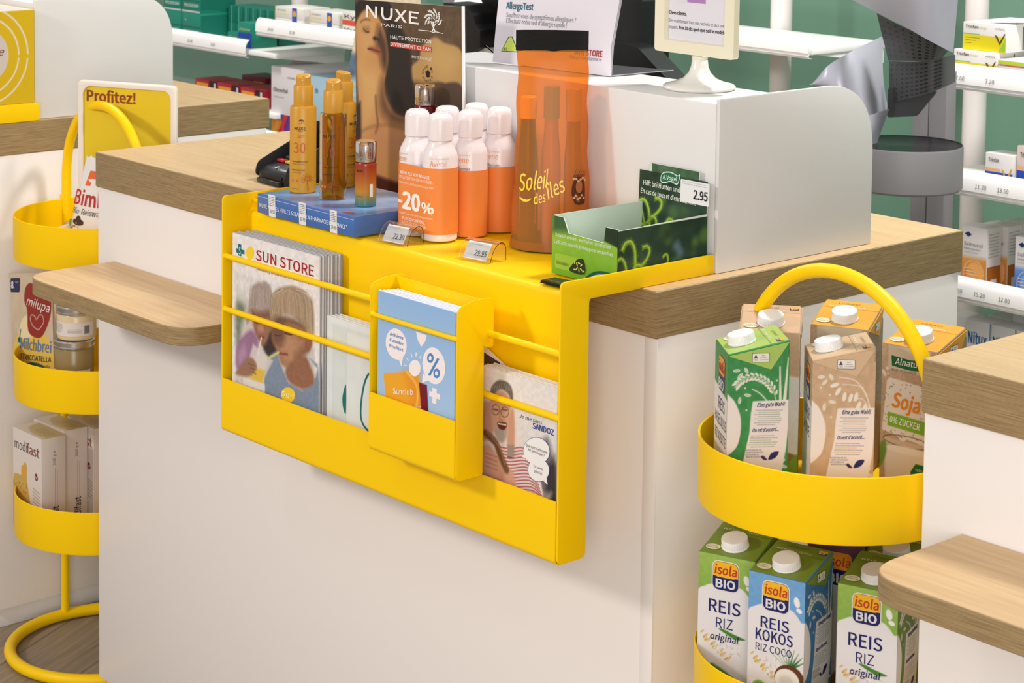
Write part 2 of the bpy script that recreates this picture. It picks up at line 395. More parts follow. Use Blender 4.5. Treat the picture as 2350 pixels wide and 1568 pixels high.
# white privacy screens standing on the worktops
def screen(dx, label, x_left, box_y, panel_y1):
    t = thing('privacy_screen', label, 'screen', (dx-.03, box_y, 0))
    b = MB(); b.box((dx+x_left, box_y, .0005), (dx-.0285, box_y+.135, .2145), 'screen_white', bev=.002); b.build('front_box', t, True)
    P = poly_round([(box_y, .0005), (panel_y1, .0005), (panel_y1, .221), (box_y, .221)], [0, 0, .098, .003], 14)
    b = MB(); b.prism(P*1000, lambda x, y, off=0: np.stack([np.full(len(x), dx-.022+off), x*.001, y*.001], 1), .006, 'screen_white', bev=.0008); b.build('end_panel', t, True)
    return t
screen(0, 'white metal privacy screen with a rounded end panel behind the orange bag', -.64, .1285, .4295)
screen(-1.690, 'white metal privacy screen with rounded corner beside the yellow gift box, far left', -.5, .098, .392)

# ================================================================ yellow rack hung over the middle counter
RX0, RX1 = -.7405, -.0255
t = thing('counter_display_rack', 'yellow sheet metal display rack hung over the edge of the oak counter, with leaflet pocket', 'display rack', ((RX0+RX1)/2, -.132, 0))
def arc(cx, cz, r, a0, a1, n=7): return [(cx+r*math.cos(math.radians(a0+(a1-a0)*k/n)), cz+r*math.sin(math.radians(a0+(a1-a0)*k/n))) for k in range(n+1)]
b = MB(); b.ext([(.127, .0008)]+arc(-.082, -.0072, .008, 90, 180)+arc(-.0845, -.3085, .0055, 180, 180, 1)[:1]+[(-.090, -.311)], RX0+.003, RX1-.003, .0018, 'yellow'); b.build('tray_sheet', t, True)
b = MB(); b.ext([(-.0915, -.3128)]+[(-.124, -.3128)]+arc(-.126, -.3068, .006, 270, 180)+[(-.132, -.2365)], RX0+.003, RX1-.003, .0016, 'yellow'); b.build('front_panel', t, True)
P = poly_round([(.1275, .0004), (.1275, .025), (-.132, .025), (-.132, -.3135), (-.0865, -.3135), (-.0865, .0004)], [.001, .004, .007, .009, .008, .007], 6)
for x in (RX0+.003, RX1):
    b = MB(); b.prism(P*1000, lambda X, Y, off=0, x=x: np.stack([np.full(len(X), x+off), X*.001, Y*.001], 1), .003, 'yellow', bev=.0008); b.build('side_panel', t, True)
for z in (-.0615, -.138):
    b = MB(); b.tube([(RX0+.002, -.1275, z), (RX1-.002, -.1275, z)], .0043, 'yellow', n=16); b.build('guard_rod', t, True)
b = MB(); b.box((RX0+.003, -.083, .0125), (RX0+.022, -.079, .0165), 'yellow', bev=.0008); b.box((RX0+.018, -.083, .002), (RX0+.022, -.079, .0165), 'yellow', bev=.0008); b.build('wire_clip', t, True)

t = thing('leaflet_holder', 'small yellow metal leaflet pocket hooked in front of the rack, holding blue brochures', 'holder', (-.243, -.16, -.234))
X0, X1 = -.3315, -.1575
b = MB(); b.ext([(-.139, -.018)]+[(-.139, -.226)], X0+.002, X1-.002, .0016, 'yellow'); b.build('back_panel', t, True)
b = MB(); b.ext([(-.1385, -.2345), (-.172, -.2345)]+arc(-.173, -.2285, .006, 270, 180)+[(-.179, -.1605)], X0+.002, X1-.002, .0016, 'yellow'); b.build('front_panel', t, True)
P = poly_round([(-.1365, -.2355), (-.1365, -.0755), (-.1285, -.0785), (-.1215, -.0785), (-.1215, -.0165), (-.152, -.0165), (-.179, -.0225), (-.179, -.2355)][::-1], [.008, .010, .002, .008, .003, .003, .0005, .004], 5)
for x in (X0+.002, X1):
    b = MB(); b.prism(P*1000, lambda X, Y, off=0, x=x: np.stack([np.full(len(X), x+off), X*.001, Y*.001], 1), .002, 'yellow', bev=.0006); b.build('side_panel', t, True)
b = MB(); b.tube([(X0+.001, -.1765, -.0615), (X1-.001, -.1765, -.0615)], .0032, 'yellow', n=14); b.build('guard_rod', t, True)

# ================================================================ round basket stands
def basket_stand(x, y, label, ha, z1=0):
    t = thing('basket_stand', label, 'display stand', (x, y, -H)); r = .157
    for z in (-.140+z1, -.3865+z1, -.633+z1):
        b = MB(); zz = z-.076
        b.lathe([(.0005, zz), (r-.004, zz), (r-.001, zz+.001), (r, zz+.004), (r, z-.001), (r-.001, z), (r-.0025, z-.001), (r-.0025, zz+.004), (r-.005, zz+.0025), (.0005, zz+.0025)], 'yellow', n=96); o = b.build('basket', t); o.location = (0, 0, H)
    a = math.radians(ha); d = np.array([math.cos(a), math.sin(a)])
    # one bent tube: base ring, upright, and carrying arch
    R = .1655; b = MB(); b.tube([(R*math.cos(k*PI/40), R*math.sin(k*PI/40), .0115) for k in range(80)], .0105, 'yellow', n=16, closed=True); b.build('base_ring', t)
    b = MB(); q = (r+.0075)*d; b.tube([(q[0], q[1], .018), (q[0], q[1], .14+.633)] , .0075, 'yellow', n=16)
    b.tube([(q[0], q[1], .77), (q[0], q[1], H-.135+z1)], .0075, 'yellow', n=16); b.build('upright', t)
    pts = []
    for k in range(33):
        u = PI*k/32; e = r-.002 if 0 < k < 32 else r-.002
        pts.append((d[0]*e*math.cos(u), d[1]*e*math.cos(u), H-.145+z1+.035+.158*math.sin(u)**.9))
    pts = [(d[0]*(r-.002), d[1]*(r-.002), H-.205+z1)]+pts+[(-d[0]*(r-.002), -d[1]*(r-.002), H-.205+z1)]
    b = MB(); b.tube(pts, .0085, 'yellow', n=18); b.build('carrying_handle', t)
    return t
basket_stand(-1.495, .1164, 'three-tier round yellow basket stand between the left counter and the middle counter', 176)
basket_stand(.229, .064, 'three-tier round yellow basket stand full of milk cartons between the middle and right counters', 174, .006)

# ================================================================ magazines and leaflets in the rack
def magazine_art():
    c = Cv(209, 284, .85, (234, 228, 225), [(133, 145), (703, 345), (122, 1532)])
    c.poly([(156, 430), (667, 620), (672, 1540), (146, 1350)], (206, 200, 194), 3)
    c.poly([(156, 430), (667, 620), (667, 700), (156, 560)], (226, 221, 217), 9)
    c.poly([(156, 640), (215, 660), (235, 780), (215, 900), (156, 930)], (120, 132, 112), 6, sm=4); c.noise(9, 6, 3)
    c.poly([(215, 700), (262, 690), (290, 860), (240, 880), (180, 920)], (205, 196, 186), 5, sm=4)
    c.poly([(330, 900), (400, 830), (440, 970), (370, 1010)], (58, 44, 42), 3, sm=4)
    r = np.random.RandomState(7)
    c.poly([(246, 620), (258, 540), (280, 512), (304, 496), (324, 500), (350, 494), (384, 522), (402, 600), (398, 700), (330, 715), (262, 700), (240, 780), (222, 760)], (164, 148, 138), 2.5, sm=4)
    for k in range(34): x = 255+r.rand()*140; y = 505+r.rand()*60; c.line([(x, y), (x+(x-320)*.12, y+70), (x+(x-320)*.2+r.randn()*6, y+130+r.rand()*40)], .6, ((198, 186, 174), (124, 108, 98), (180, 166, 154))[k % 3], .5, .45, sm=4)
    c.poly([(258, 690), (300, 705), (388, 700), (392, 760), (378, 860), (345, 935), (310, 915), (282, 850)], (152, 106, 84), 3, sm=4)
    c.poly([(262, 700), (330, 715), (392, 700), (392, 740), (262, 735)], (96, 66, 56), 7, a=.7); c.line([(282, 775), (300, 782), (316, 776)], 1.2, (70, 50, 44), .4, sm=3); c.line([(346, 785), (362, 792), (378, 786)], 1.2, (70, 50, 44), .4, sm=3); c.line([(326, 800), (318, 832), (330, 840)], 1.3, (120, 82, 66), .8, .8, sm=3)
    c.poly([(300, 800), (330, 790), (345, 835), (310, 840)], (186, 136, 112), 3, sm=3); c.line([(312, 872), (345, 880)], 1.6, (120, 50, 46), 1)
    c.poly([(156, 950), (200, 870), (262, 826), (302, 900), (292, 1000), (205, 1085), (156, 1095)], (152, 112, 142), 3, sm=4); c.poly([(165, 1000), (205, 930), (225, 990), (180, 1070)], (186, 150, 176), 5, sm=4, a=.7)
    c.poly([(395, 770), (430, 730), (600, 790), (636, 870), (652, 905), (640, 965), (608, 1000), (560, 1058), (480, 1078), (450, 1050), (432, 980), (398, 900)], (164, 118, 88), 2.5, sm=4)
    c.poly([(450, 860), (520, 850), (590, 940), (560, 1040), (490, 1050)], (190, 142, 108), 9, sm=4, a=.7)
    c.poly([(395, 770), (470, 760), (480, 900), (440, 930), (398, 900)], (108, 74, 58), 6, sm=4, a=.8)
    c.line([(480, 850), (525, 862)], 1.6, (80, 52, 44), 1); c.line([(438, 985), (498, 998)], 2.0, (132, 64, 56), 1); c.ell(632, 925, 22, 46, (150, 96, 74), 10, 2)
    c.poly([(382, 655), (398, 590), (440, 545), (505, 528), (565, 540), (620, 590), (662, 655), (668, 830), (650, 870), (600, 800), (540, 740), (470, 720), (410, 770), (384, 730)], (166, 142, 116), 2, sm=4)
    for k in range(60):
        u = r.rand(); x0 = 455+u*110+r.randn()*8; x1 = 388+u*285; y1 = 700+60*u+r.rand()*60+(90 if u > .85 else 0); c.line([(x0, 545+r.rand()*18), ((x0+x1)/2+(u-.5)*70, 590+r.rand()*30), (x1, y1)], .55, ((216, 196, 164), (112, 90, 70), (190, 164, 132), (204, 178, 142))[k % 4], .35, .55, sm=5)
    c.poly([(402, 745), (470, 735), (560, 760), (610, 810), (600, 830), (520, 790), (430, 790)], (92, 66, 52), 5, sm=3, a=.6)
    c.line([(416, 862), (436, 868), (452, 862)], 1.4, (70, 48, 40), .5, sm=3); c.line([(486, 848), (508, 858), (532, 852)], 1.5, (70, 48, 40), .5, sm=3); c.line([(446, 860), (436, 915), (442, 935), (458, 938)], 1.6, (120, 82, 62), 1.2, .8, sm=4); c.line([(438, 985), (462, 992), (496, 990)], 2.2, (140, 70, 62), .8, sm=3); c.poly([(540, 1000), (600, 940), (635, 960), (600, 1010), (556, 1050)], (126, 88, 66), 6, sm=3, a=.7)
    c.poly([(490, 1078), (600, 1005), (640, 1060), (672, 1190), (600, 1232), (505, 1180)], (148, 102, 76), 3, sm=4)
    c.poly([(340, 1120), (385, 1000), (428, 968), (452, 1066), (505, 1190), (590, 1240), (662, 1196), (690, 1090), (640, 1020), (690, 1060), (700, 1180), (702, 1440), (350, 1330)], (126, 141, 160), 2, sm=0); c.noise(5, 3, 8)
    c.poly([(270, 925), (402, 1040), (372, 1100), (330, 1196), (250, 1165), (232, 1060)], (216, 208, 200), 2, a=.85); c.poly([(238, 1070), (352, 1112), (330, 1196), (250, 1165)], (222, 184, 70), 2)
    c.line([(300, 1000), (326, 882)], 3, (226, 216, 208), .4); c.line([(368, 1026), (440, 982)], 3.4, (206, 196, 110), .4)
    c.poly([(158, 1112), (236, 1022), (280, 1040), (292, 1100), (240, 1152), (160, 1142)], (152, 112, 88), 2, sm=4)
    for q in (0, 1, 2): c.line([(236+q*14, 1060+q*30), (276+q*6, 1078+q*28)], 1.2, (110, 76, 60), .6)
    c.ell(500, 1272, 46, 52, (242, 206, 40)); c.poly([(200, 1160), (348, 1204), (348, 1250), (200, 1206)], (222, 218, 212))
    return c
cvm = magazine_art()
def magazine():
    t = thing('magazine', 'front magazine in the yellow rack, cover with child and adult sharing a drink', 'magazine', (-.617, -.1255, -.3105), group='store magazines in the yellow rack')
    f = flat((-.105, 0, 0), (1, 0, 0), (0, 0, 1)); b = MB()
    b.box((-.105, .0001, 0), (.105, .0030, .285), 'card', (216, 212, 208), bev=.0006)
    for k in range(5): b.box((-.1046, .0005+.0005*k, .001), (.1054, .00065+.0005*k, .2855), 'paper', (172, 172, 174))
    b.pr(cvm, f)
    for s_ in ([(158, 252), (172, 258), (172, 288), (158, 282)], [(172, 222), (193, 230), (193, 312), (172, 304)], [(193, 264), (214, 271), (214, 300), (193, 293)]): b.sh(s_, f, (22, 110, 112), cv=cvm)
    b.txt('S', f, (178, 296), (190, 300), 52, (235, 235, 235), cvm, bold=-.01, off=.0008)
    b.sh(ellp(252, 292, 27, 46), f, (243, 208, 45), cv=cvm)
    b.txt('SUN STORE', f, (294, 342), (668, 472), 71, (172, 32, 38), cvm, bold=.03)
    b.txt('Santé, beauté et bien-être', f, (296, 410), (666, 531), 33, (196, 128, 66), cvm, bold=.005)
    b.txt('Soif', f, (462, 1278), (545, 1302), 34, (250, 250, 245), cvm, bold=.02)
    b.build('cover', t); return t
m0 = magazine()
for k in range(1, 9):
    dup(m0, (-.617+.0012*k+(.003 if k > 1 else 0)+.002*math.sin(k*2.1), -.1255+.0033*k, -.3105+.0006*(k % 3)), .004*math.sin(k), label='magazine stacked behind the cover copy in the yellow rack, only its page edges show')

def leaflet_art():
    c = Cv(104, 205, 1.3, (226, 230, 229)); c.poly([(14, 0), (104, 0), (104, 196), (14, 196)], (214, 222, 220), 1); c.poly([(44, 0), (104, 0), (104, 190), (44, 190)], (224, 229, 227), 1)
    c.noise(3, 12, 4); c.line([(44, 0), (44, 190)], .7, (196, 204, 204)); c.line([(14, 0), (14, 196)], .6, (200, 208, 206)); return c
cvl = leaflet_art()
t = thing('folded_leaflet', 'white folded leaflet with a teal curve, between magazines and leaflet pocket', 'leaflet', (-.4555, -.1165, -.3105), group='white leaflets in the rack')
f = flat((-.052, 0, 0), (1, 0, 0), (0, 0, 1)); b = MB(); b.box((-.052, .0001, 0), (.052, .0024, .205), 'card', (228, 230, 230), bev=.0005); b.pr(cvl, f)
A = [(100, 146), (92, 142), (84, 128), (78, 104), (77, 84), (82, 74), (92, 68), (103, 66)]; Q = smooth(A, 6, False); N = np.gradient(Q, axis=0); N /= np.linalg.norm(N, axis=1)[:, None]; W_ = np.stack([-N[:, 1], N[:, 0]], 1)*1.7
b.grid(np.stack([f(*(Q-W_).T, .0004), f(*(Q+W_).T, .0004)], 1), 'card', (20, 112, 108)); b.sh([(44, 118), (39, 110), (36, 98), (38, 86), (44, 80)], f, (20, 112, 108), sm=4)
b.build('leaflet_sheet', t)
for k in range(1, 6): dup(t, (-.4565-.001*k, -.1165+.0030*k, -.3105+.001*(k % 2)), .006*math.sin(k*3), label='white folded leaflet standing behind the teal curve leaflet in the rack, top edge showing')

def club_art():
    c = Cv(153, 202, .95, (150, 186, 226), [(90, 108), (480, 212), (106, 876)]); c.grad((178, 206, 236), (146, 184, 226), 1)
    c.poly([(130, 510), (305, 492), (343, 692), (160, 760)], (238, 168, 40), 0); c.poly([(236, 500), (305, 492), (343, 692), (300, 700)], (228, 138, 40), 9, a=.7); c.line([(250, 500), (300, 560), (306, 640), (285, 700)], 3, (250, 206, 90), 1, .8, sm=5)
    c.poly([(312, 545), (352, 556), (372, 770), (345, 780), (330, 700)], (118, 20, 38), 0); return c
cvc = club_art()
t = thing('brochure', 'front light blue loyalty club brochure with speech bubbles in the small yellow pocket', 'brochure', (-.2445, -.1735, -.2325), group='blue club brochures')
f = flat((-.0765, 0, 0), (1, 0, 0), (0, 0, 1)); b = MB(); b.box((-.0765, .0001, 0), (.0765, .0016, .2025), 'card', (190, 204, 228), bev=.0004); b.box((-.0762, .0017, 0), (.0768, .0026, .203), 'card', (240, 240, 244)); b.pr(cvc, f)
WH = (246, 236, 236)
for p in (ellp(192, 366, 53, 76, -12), [(200, 420), (222, 475), (232, 410)], [(290, 303), (346, 320), (338, 350), (320, 376), (302, 348)], ellp(384, 463, 55, 88, -10), [(330, 500), (328, 548), (365, 530)], ellp(290, 478, 29, 40), [(380, 566), (402, 572), (402, 592), (419, 597), (419, 622), (402, 617), (402, 645), (382, 639), (382, 612), (365, 607), (365, 582), (380, 587)]): b.sh(p, f, WH, cv=cvc)
for k in range(7):
    a = PI*(.05+.16*k); p = np.array([290-40*math.cos(a), 478-56*math.sin(a)]); q = np.array([290-54*math.cos(a), 478-76*math.sin(a)]); e = np.array([q[1]-p[1], p[0]-q[0]])*.12; b.sh([p-e, q-e, q+e, p+e], f, WH, cv=cvc)
BL = (86, 138, 200)
for s_, y in (('Adhérez', 324), ('Cumulez', 352), ('Profitez', 381)): b.txt(s_, f, (159, y), (229, y+20), 15, BL, cvc, bold=.02)
for p in (ellp(366, 427, 16, 23), ellp(399, 498, 16, 23)): b.sh(p, f, BL, off=.0006, cv=cvc)
for p in (ellp(366, 427, 7, 11), ellp(399, 498, 7, 11)): b.sh(p, f, WH, off=.0008, cv=cvc)
b.sh([(400, 425), (410, 430), (368, 512), (357, 508)], f, BL, off=.0006, cv=cvc)
b.txt('Sun', f, (185, 606), (230, 608), 27, (250, 245, 235), cvc, bold=.04); b.txt('club', f, (232, 608), (285, 607), 27, (250, 245, 235), cvc, slant=.15, bold=-.01)
b.txt('+ SUN STORE', f, (262, 672), (330, 668), 10, (250, 240, 230), cvc, bold=.02)
b.build('brochure_sheet', t)
for k in range(1, 6): dup(t, (-.2435+.0016*k, -.1735+.0042*k, -.2325), .006*math.sin(k*2), label='light blue club brochure behind the front one in the small pocket, white edge showing')

def sandoz_art():
    c = Cv(137, 205, .95, (222, 218, 216), [(652, 503), (1038, 612), (645, 1274)]); c.grad((206, 202, 200), (228, 224, 222))
    c.poly([(960, 860), (985, 830), (1002, 860), (1012, 900), (1032, 940), (1032, 1200), (985, 1190), (960, 1130), (940, 1040), (960, 960)], (112, 108, 108), 5, sm=3); c.noise(7, 4, 5)
    c.poly([(985, 980), (1032, 960), (1032, 1230), (990, 1200)], (52, 50, 54), 4, sm=3); c.poly([(960, 1090), (1010, 1080), (1000, 1180), (970, 1180)], (168, 160, 152), 4)
    c.poly([(740, 890), (780, 850), (820, 800), (860, 880), (905, 960), (955, 1030), (978, 1180), (940, 1210), (760, 1160), (730, 1000)], (226, 214, 212), 1, sm=3)
    for k in range(23): c.line([(742, 880+k*15), (800, 888+k*15), (858+min(k*4, 60), 880+k*15), (900+min(k*5, 74), 905+k*16)], 1.5, (158, 54, 58), .1, .9, sm=4)
    c.poly([(655, 690), (682, 668), (705, 690), (716, 780), (700, 832), (655, 850)], (196, 148, 126), 2, sm=4); c.poly([(652, 1020), (700, 1040), (722, 1086), (652, 1066)], (64, 96, 150), 2)
    c.poly([(652, 880), (700, 880), (760, 960), (818, 1000), (816, 1112), (712, 1060), (652, 1000)], (208, 158, 134), 2, sm=3)
    c.line([(670, 820), (720, 860), (748, 920), (780, 985)], 10, (112, 76, 52), 1.5, sm=5); c.line([(676, 812), (740, 880), (770, 960)], 2, (160, 116, 80), .6, sm=5)
    c.poly([(694, 690), (700, 640), (740, 618), (790, 640), (802, 700), (792, 780), (772, 842), (744, 856), (722, 826), (704, 780)], (206, 158, 134), 1.5, sm=4)
    c.poly([(722, 800), (740, 790), (776, 800), (780, 836), (756, 858), (728, 840)], (172, 162, 156), 2, sm=4); c.poly([(730, 768), (752, 764), (782, 772), (770, 800), (742, 796)], (96, 40, 40), .5, sm=3); c.line([(736, 772), (776, 778)], 1.6, (240, 236, 232))
    for x in (722, 770): c.line(ellp(x, 708+(x-722)*.2, 20, 24), .8, (70, 62, 60)); c.line([(x-12, 706), (x+12, 710)], 1.6, (86, 60, 50), .6)
    c.line([(746, 712), (742, 752), (756, 756)], 1, (160, 108, 88), .8)
    c.poly([(694, 640), (700, 600), (738, 570), (790, 584), (812, 632), (806, 690), (792, 640), (750, 612), (706, 640)], (104, 99, 96), 1, sm=4)
    for k in range(9): c.line([(700+k*12, 622-abs(4-k)*1), (708+k*12, 582+abs(4-k)*4)], .6, (160, 156, 152), .2)
    c.poly([(792, 740), (812, 700), (822, 770), (818, 900), (790, 920), (782, 850)], (200, 150, 126), 1.5, sm=3); c.poly([(784, 870), (820, 870), (820, 926), (784, 926)], (150, 136, 126), 1); c.line([(786, 926), (818, 930)], 1, (30, 30, 32))
    for k in range(4): c.line([(668, 912+k*20), (730, 930+k*20)], .8, (158, 106, 86), .6)
    return c
cvs = sandoz_art()
t = thing('brochure', 'brochure with a laughing bearded man in glasses and striped shirt at right end of rack', 'brochure', (-.1065, -.1235, -.3105), group='brochures at the right end of the rack')
f = flat((-.0685, 0, 0), (1, 0, 0), (0, 0, 1)); b = MB(); b.box((-.0685, .0001, 0), (.0685, .0022, .2052), 'card', (236, 234, 232), bev=.0005); b.pr(cvs, f)
for p, in (([(x, y) for x, y in ellp(934, 894, 68, 64)],), (ellp(946, 980, 55, 54),)):
    b.sh(p, f, (40, 70, 150), off=.0004, cv=cvs)
b.sh(ellp(934, 894, 66, 62), f, (240, 238, 238), off=.0006, cv=cvs); b.sh(ellp(946, 980, 53, 52), f, (240, 238, 238), off=.0007, cv=cvs)
b.sh([(880, 905), (858, 922), (900, 935)], f, (240, 238, 238), off=.0006, cv=cvs); b.sh([(960, 1020), (992, 1046), (985, 1005)], f, (240, 238, 238), off=.0006, cv=cvs)
b.txt('Je me sens mieux.', f, (843, 680), (965, 718), 13, (110, 110, 118), cvs); b.txt('Je me sens', f, (846, 742), (960, 772), 18, (60, 60, 66), cvs, slant=.25)
b.txt('SANDOZ', f, (915, 790), (1021, 821), 27, (24, 60, 150), cvs, bold=.035)
for s_, a_, c_ in (('Que sont réellement', (882, 872), (990, 905)), ('les génériques?', (894, 892), (976, 918)), ('En savoir', (922, 968), (970, 982)), ('plus ici', (926, 990), (964, 1002))): b.txt(s_, f, a_, c_, 12, (70, 70, 80), cvs, off=.0010)
b.build('brochure_sheet', t)
for k in range(1, 7): dup(t, (-.1075+.0006*k, -.1235+.0031*k, -.3105+.0008*(k % 3)), .006*math.sin(k*2), label='brochure standing behind the laughing man brochure at the right end of the rack')
t = thing('folded_leaflet', 'white leaflet slumped at an angle behind the laughing man brochures', 'leaflet', (-.205, -.0990, -.3105))
b = MB(); P = [(-40, 0), (30, 0), (46, 203), (36, 207), (0, 222), (-40, 226)]; b.prism(P, flat((0, 0, 0), (1, 0, 0), (0, 0, 1)), .0012, 'card', (232, 228, 228))
f = flat((0, 0, 0), (1, 0, 0), (0, 0, 1)); b.sh([(2, 196), (34, 189), (34, 206), (2, 213)], f, (70, 62, 60)); b.build('leaflet_sheet', t)

# ================================================================ products on the rack tray
TZ = .0028
t = thing('gift_box', 'flat blue cardboard box under the sun oil bottles at the left of the yellow tray', 'box', (-.587, -.018, TZ))
b = MB(); BX0, BX1, BY0, BY1, BZ = -.7015, -.4735, -.0980, .0620, .0300
b.box((BX0, BY0, TZ+.0002), (BX1, BY1, BZ), 'gloss', (70, 110, 178), bev=.0008)
f = flat((BX0, BY0, TZ), (1, 0, 0), (0, 0, 1)); b.sh([(0, 23.6), (228, 23.6), (228, 24.1), (0, 24.1)], f, (214, 224, 240), 'gloss')
b.txt('NUXE N°1 DES HUILES SOLAIRES EN PHARMACIE EN FRANCE*', f, (7, 9), (214, 9), 5.6, (232, 238, 246), bold=.02, m='gloss')
f = flat((BX0, BY0, BZ), (1, 0, 0), (0, 1, 0))
c = Cv(226, 158, 2.2, (112, 150, 206)); c.grad((96, 136, 196), (150, 182, 220)); c.poly([(20, 60), (150, 40), (226, 70), (226, 158), (0, 158)], (164, 192, 224), 12, a=.5, sm=4); c.noise(8, 12, 2); b.pr(c, f, 'gloss', 1, 1)
for k in range(16):
    a = k*.39; b.sh(ellp(196+9*math.cos(a)*(.5+.5*(k % 2)), 14+5*math.sin(a)*(.5+.5*(k % 2)), 2.6, .9, math.degrees(a)), f, (206, 110, 120), 'gloss', .0006)
for k in range(2): b.txt('HUILE SOLAIRE', f, (118, 14+k*8), (160, 14+k*8), 2.6, (206, 96, 92), m='gloss', off=.0007)
b.build('printed_carton', t, True)
for k, (x, p) in enumerate(((-.664, '33.95'), (-.591, '33.95'), (-.519, '39.95'))):
    b = MB(); f = flat((x-.0075, BY0-.0007, TZ+.0015), (1, 0, 0), (0, -.03, 1)); b.prism([(0, -2), (16, -2), (16, 29), (0, 29)], f, .0004, 'paper', (232, 230, 228))
    c = Cv(15, 16, .45, (232, 230, 228)); c.fine((1, 14), (14, 14), -2.4, 6, (60, 60, 66), .7, .8, k); b.pr(c, f, 'paper', .5, 12)
    b.txt(p, f, (3, 3.5), (15, 3.5), 4.6, (40, 40, 44), m='paper'); b.build('price_sticker', t, True)

def tree_print(b, f, x, y, s, col, m='gloss', off=.0006):
    for k in range(26):
        a = PI*(.02+.96*((k*7) % 26)/26); r = s*(.45+.55*((k*11) % 26)/26); b.sh(ellp(x+r*math.cos(a), y+r*.75*math.sin(a), s*.17, s*.07, math.degrees(a), 8), f, col, m, off)
    b.sh([(x-s*.05, y-s*.62), (x+s*.07, y-s*.62), (x+s*.03, y+s*.2), (x-s*.03, y+s*.2)], f, col, m, off)
    b.sh([(x-s*1.1, y-s*.66), (x+s*1.1, y-s*.66), (x+s*1.1, y-s*.60), (x-s*1.1, y-s*.60)], f, col, m, off)
def coral(b, f, x, y, s, col, m, n=34):
    for k in range(n):
        a = -.5+4.4*((k*13) % n)/n; r = s*(.25+.75*((k*7) % n)/n); b.sh(ellp(x+r*math.cos(a), y+r*math.sin(a), s*.16, s*.045, math.degrees(a), 8), f, col, m)
    b.sh([(x-.4, y), (x+s*.2, y-s*1.7), (x+s*.3, y-s*1.7), (x+.6, y)], f, col, m)
YB = (204, 148, 46)
def sun_bottle(kind, label, loc, rz=0):
    t = thing('sun_care_bottle', label, 'bottle', loc, rz, 'tall sun care bottles on the blue box'); b = MB(); R = .0188
    if kind == 'spray':
        b.lathe([(.0003, 0), (R-.0015, 0), (R, .0015), (R, .1205), (R-.0012, .1232), (.0135, .1238), (.0003, .1238)], 'satin', YB, n=56)
        f = cyl(R, -.95)
        tree_print(b, f, 4, 103, 4, (60, 52, 40)); b.txt('NUXE', f, (-6.5, 91), (10, 91), 4.4, (46, 40, 34), bold=.03, m='satin'); b.txt('PARIS', f, (-1, 88.3), (6, 88.3), 1.2, (60, 50, 40), m='satin')
        b.txt('sun', f, (-2.5, 80), (7, 80), 5.5, (196, 104, 44), slant=.3, m='satin'); b.txt('30', f, (-8, 58), (9.5, 58), 15, (200, 104, 40), bold=-.045, m='satin'); b.txt('SPF', f, (10, 70), (13, 70), 1.8, (200, 104, 40), m='satin')
        b.sh([(-11, 54), (12, 54), (12, 54.25), (-11, 54.25)], f, (200, 110, 44), 'satin'); b.txt('LAIT SOLAIRE DÉLICIEUX', f, (-10, 45), (13, 45), 1.7, (90, 62, 30), bold=.04, m='satin'); b.txt('visage et corps', f, (-10, 41.8), (8, 41.8), 1.5, (110, 76, 36), m='satin')
        b.txt('DELICIOUS SUN SPRAY', f, (-10, 33), (9, 33), 1.7, (90, 62, 30), bold=.04, m='satin'); b.txt('face & body', f, (-10, 29.5), (4, 29.5), 1.5, (110, 76, 36), m='satin')
        b.sh(rrect(-11, 17, -1, 20.5, 1.2), f, (206, 96, 70), 'satin'); coral(b, f, 12, 20, 9.5, (204, 92, 36), 'satin'); b.txt('150 ml  5 fl.oz', f, (-11, 6), (-1, 6), 1.7, (90, 62, 30), m='satin')
        b.build('bottle_body', t)
    else:
        b.lathe([(.0003, 0), (R-.001, 0), (R, .001), (R, .119), (R-.001, .121), (.0125, .1212)], 'amber', n=56)
        f = cyl(R, -.95); c = (78, 50, 20)
        b.txt('NUXE', f, (-9, 88), (9, 88), 4.4, (40, 26, 14), bold=.03, m='satin'); b.txt('sun', f, (-4, 78), (6, 78), 5, (160, 74, 20), slant=.3, m='satin'); b.txt('30', f, (-8, 60), (9, 60), 14, (150, 66, 20), bold=-.045, m='satin'); b.txt('HUILE BRONZANTE', f, (-8, 46), (12, 46), 1.7, c, bold=.03, m='satin')
        b.txt('TANNING SUN OIL', f, (-8, 36), (10, 36), 1.7, c, bold=.03, m='satin'); b.sh(rrect(-13, 18, -4, 21, 1.2), f, (214, 120, 96), 'satin'); coral(b, f, 7, 19, 10, (150, 70, 22), 'satin')
        b.build('bottle_body', t)
        b = MB(); b.lathe([(.0003, .113), (.0012, .113), (.0012, .006), (.0003, .006)], 'satin', (120, 84, 30), n=12); b.build('dip_tube', t)
    b = MB(); b.lathe([(.0125, .1215), (.0134, .122), (.0138, .124), (.0138, .1515), (.013, .1528), (.0104, .1530)], 'satin', YB, n=48); b.build('collar', t)
    n = 40; P = []
    for k in range(n):
        a = 2*PI*k/n; r = .0105; x, y = r*math.cos(a), r*math.sin(a); zt = .1665+.0022*(x*.6-y*.6)/.0105*-1
        P.append([[x, y, .153], [x, y, zt-.001], [x*.93, y*.93, zt], [x*.7, y*.7, zt-.0012], [0.0001*math.cos(a), .0001*math.sin(a), zt-.0022]])
    b = MB(); b.grid(np.array(P), 'satin', YB, cu=True); a = -.75; nz = np.array([math.cos(a), math.sin(a), 0]); f = flat(nz*.0105+np.array([0, 0, .1610]), (-nz[1], nz[0], 0), (0, 0, 1)); b.sh(ellp(0, 0, 1.2, 1.2, n=14), f, (236, 206, 150), 'satin', .0003)
    b.build('spray_head', t); return t
sun_bottle('spray', 'mustard yellow sun spray bottle with a large 30, front left on the blue box', (-.6735, -.0395, BZ+.0003))
sun_bottle('oil', 'amber glass sun oil bottle with yellow pump between the two mustard spray bottles', (-.6030, -.0385, BZ+.0003))
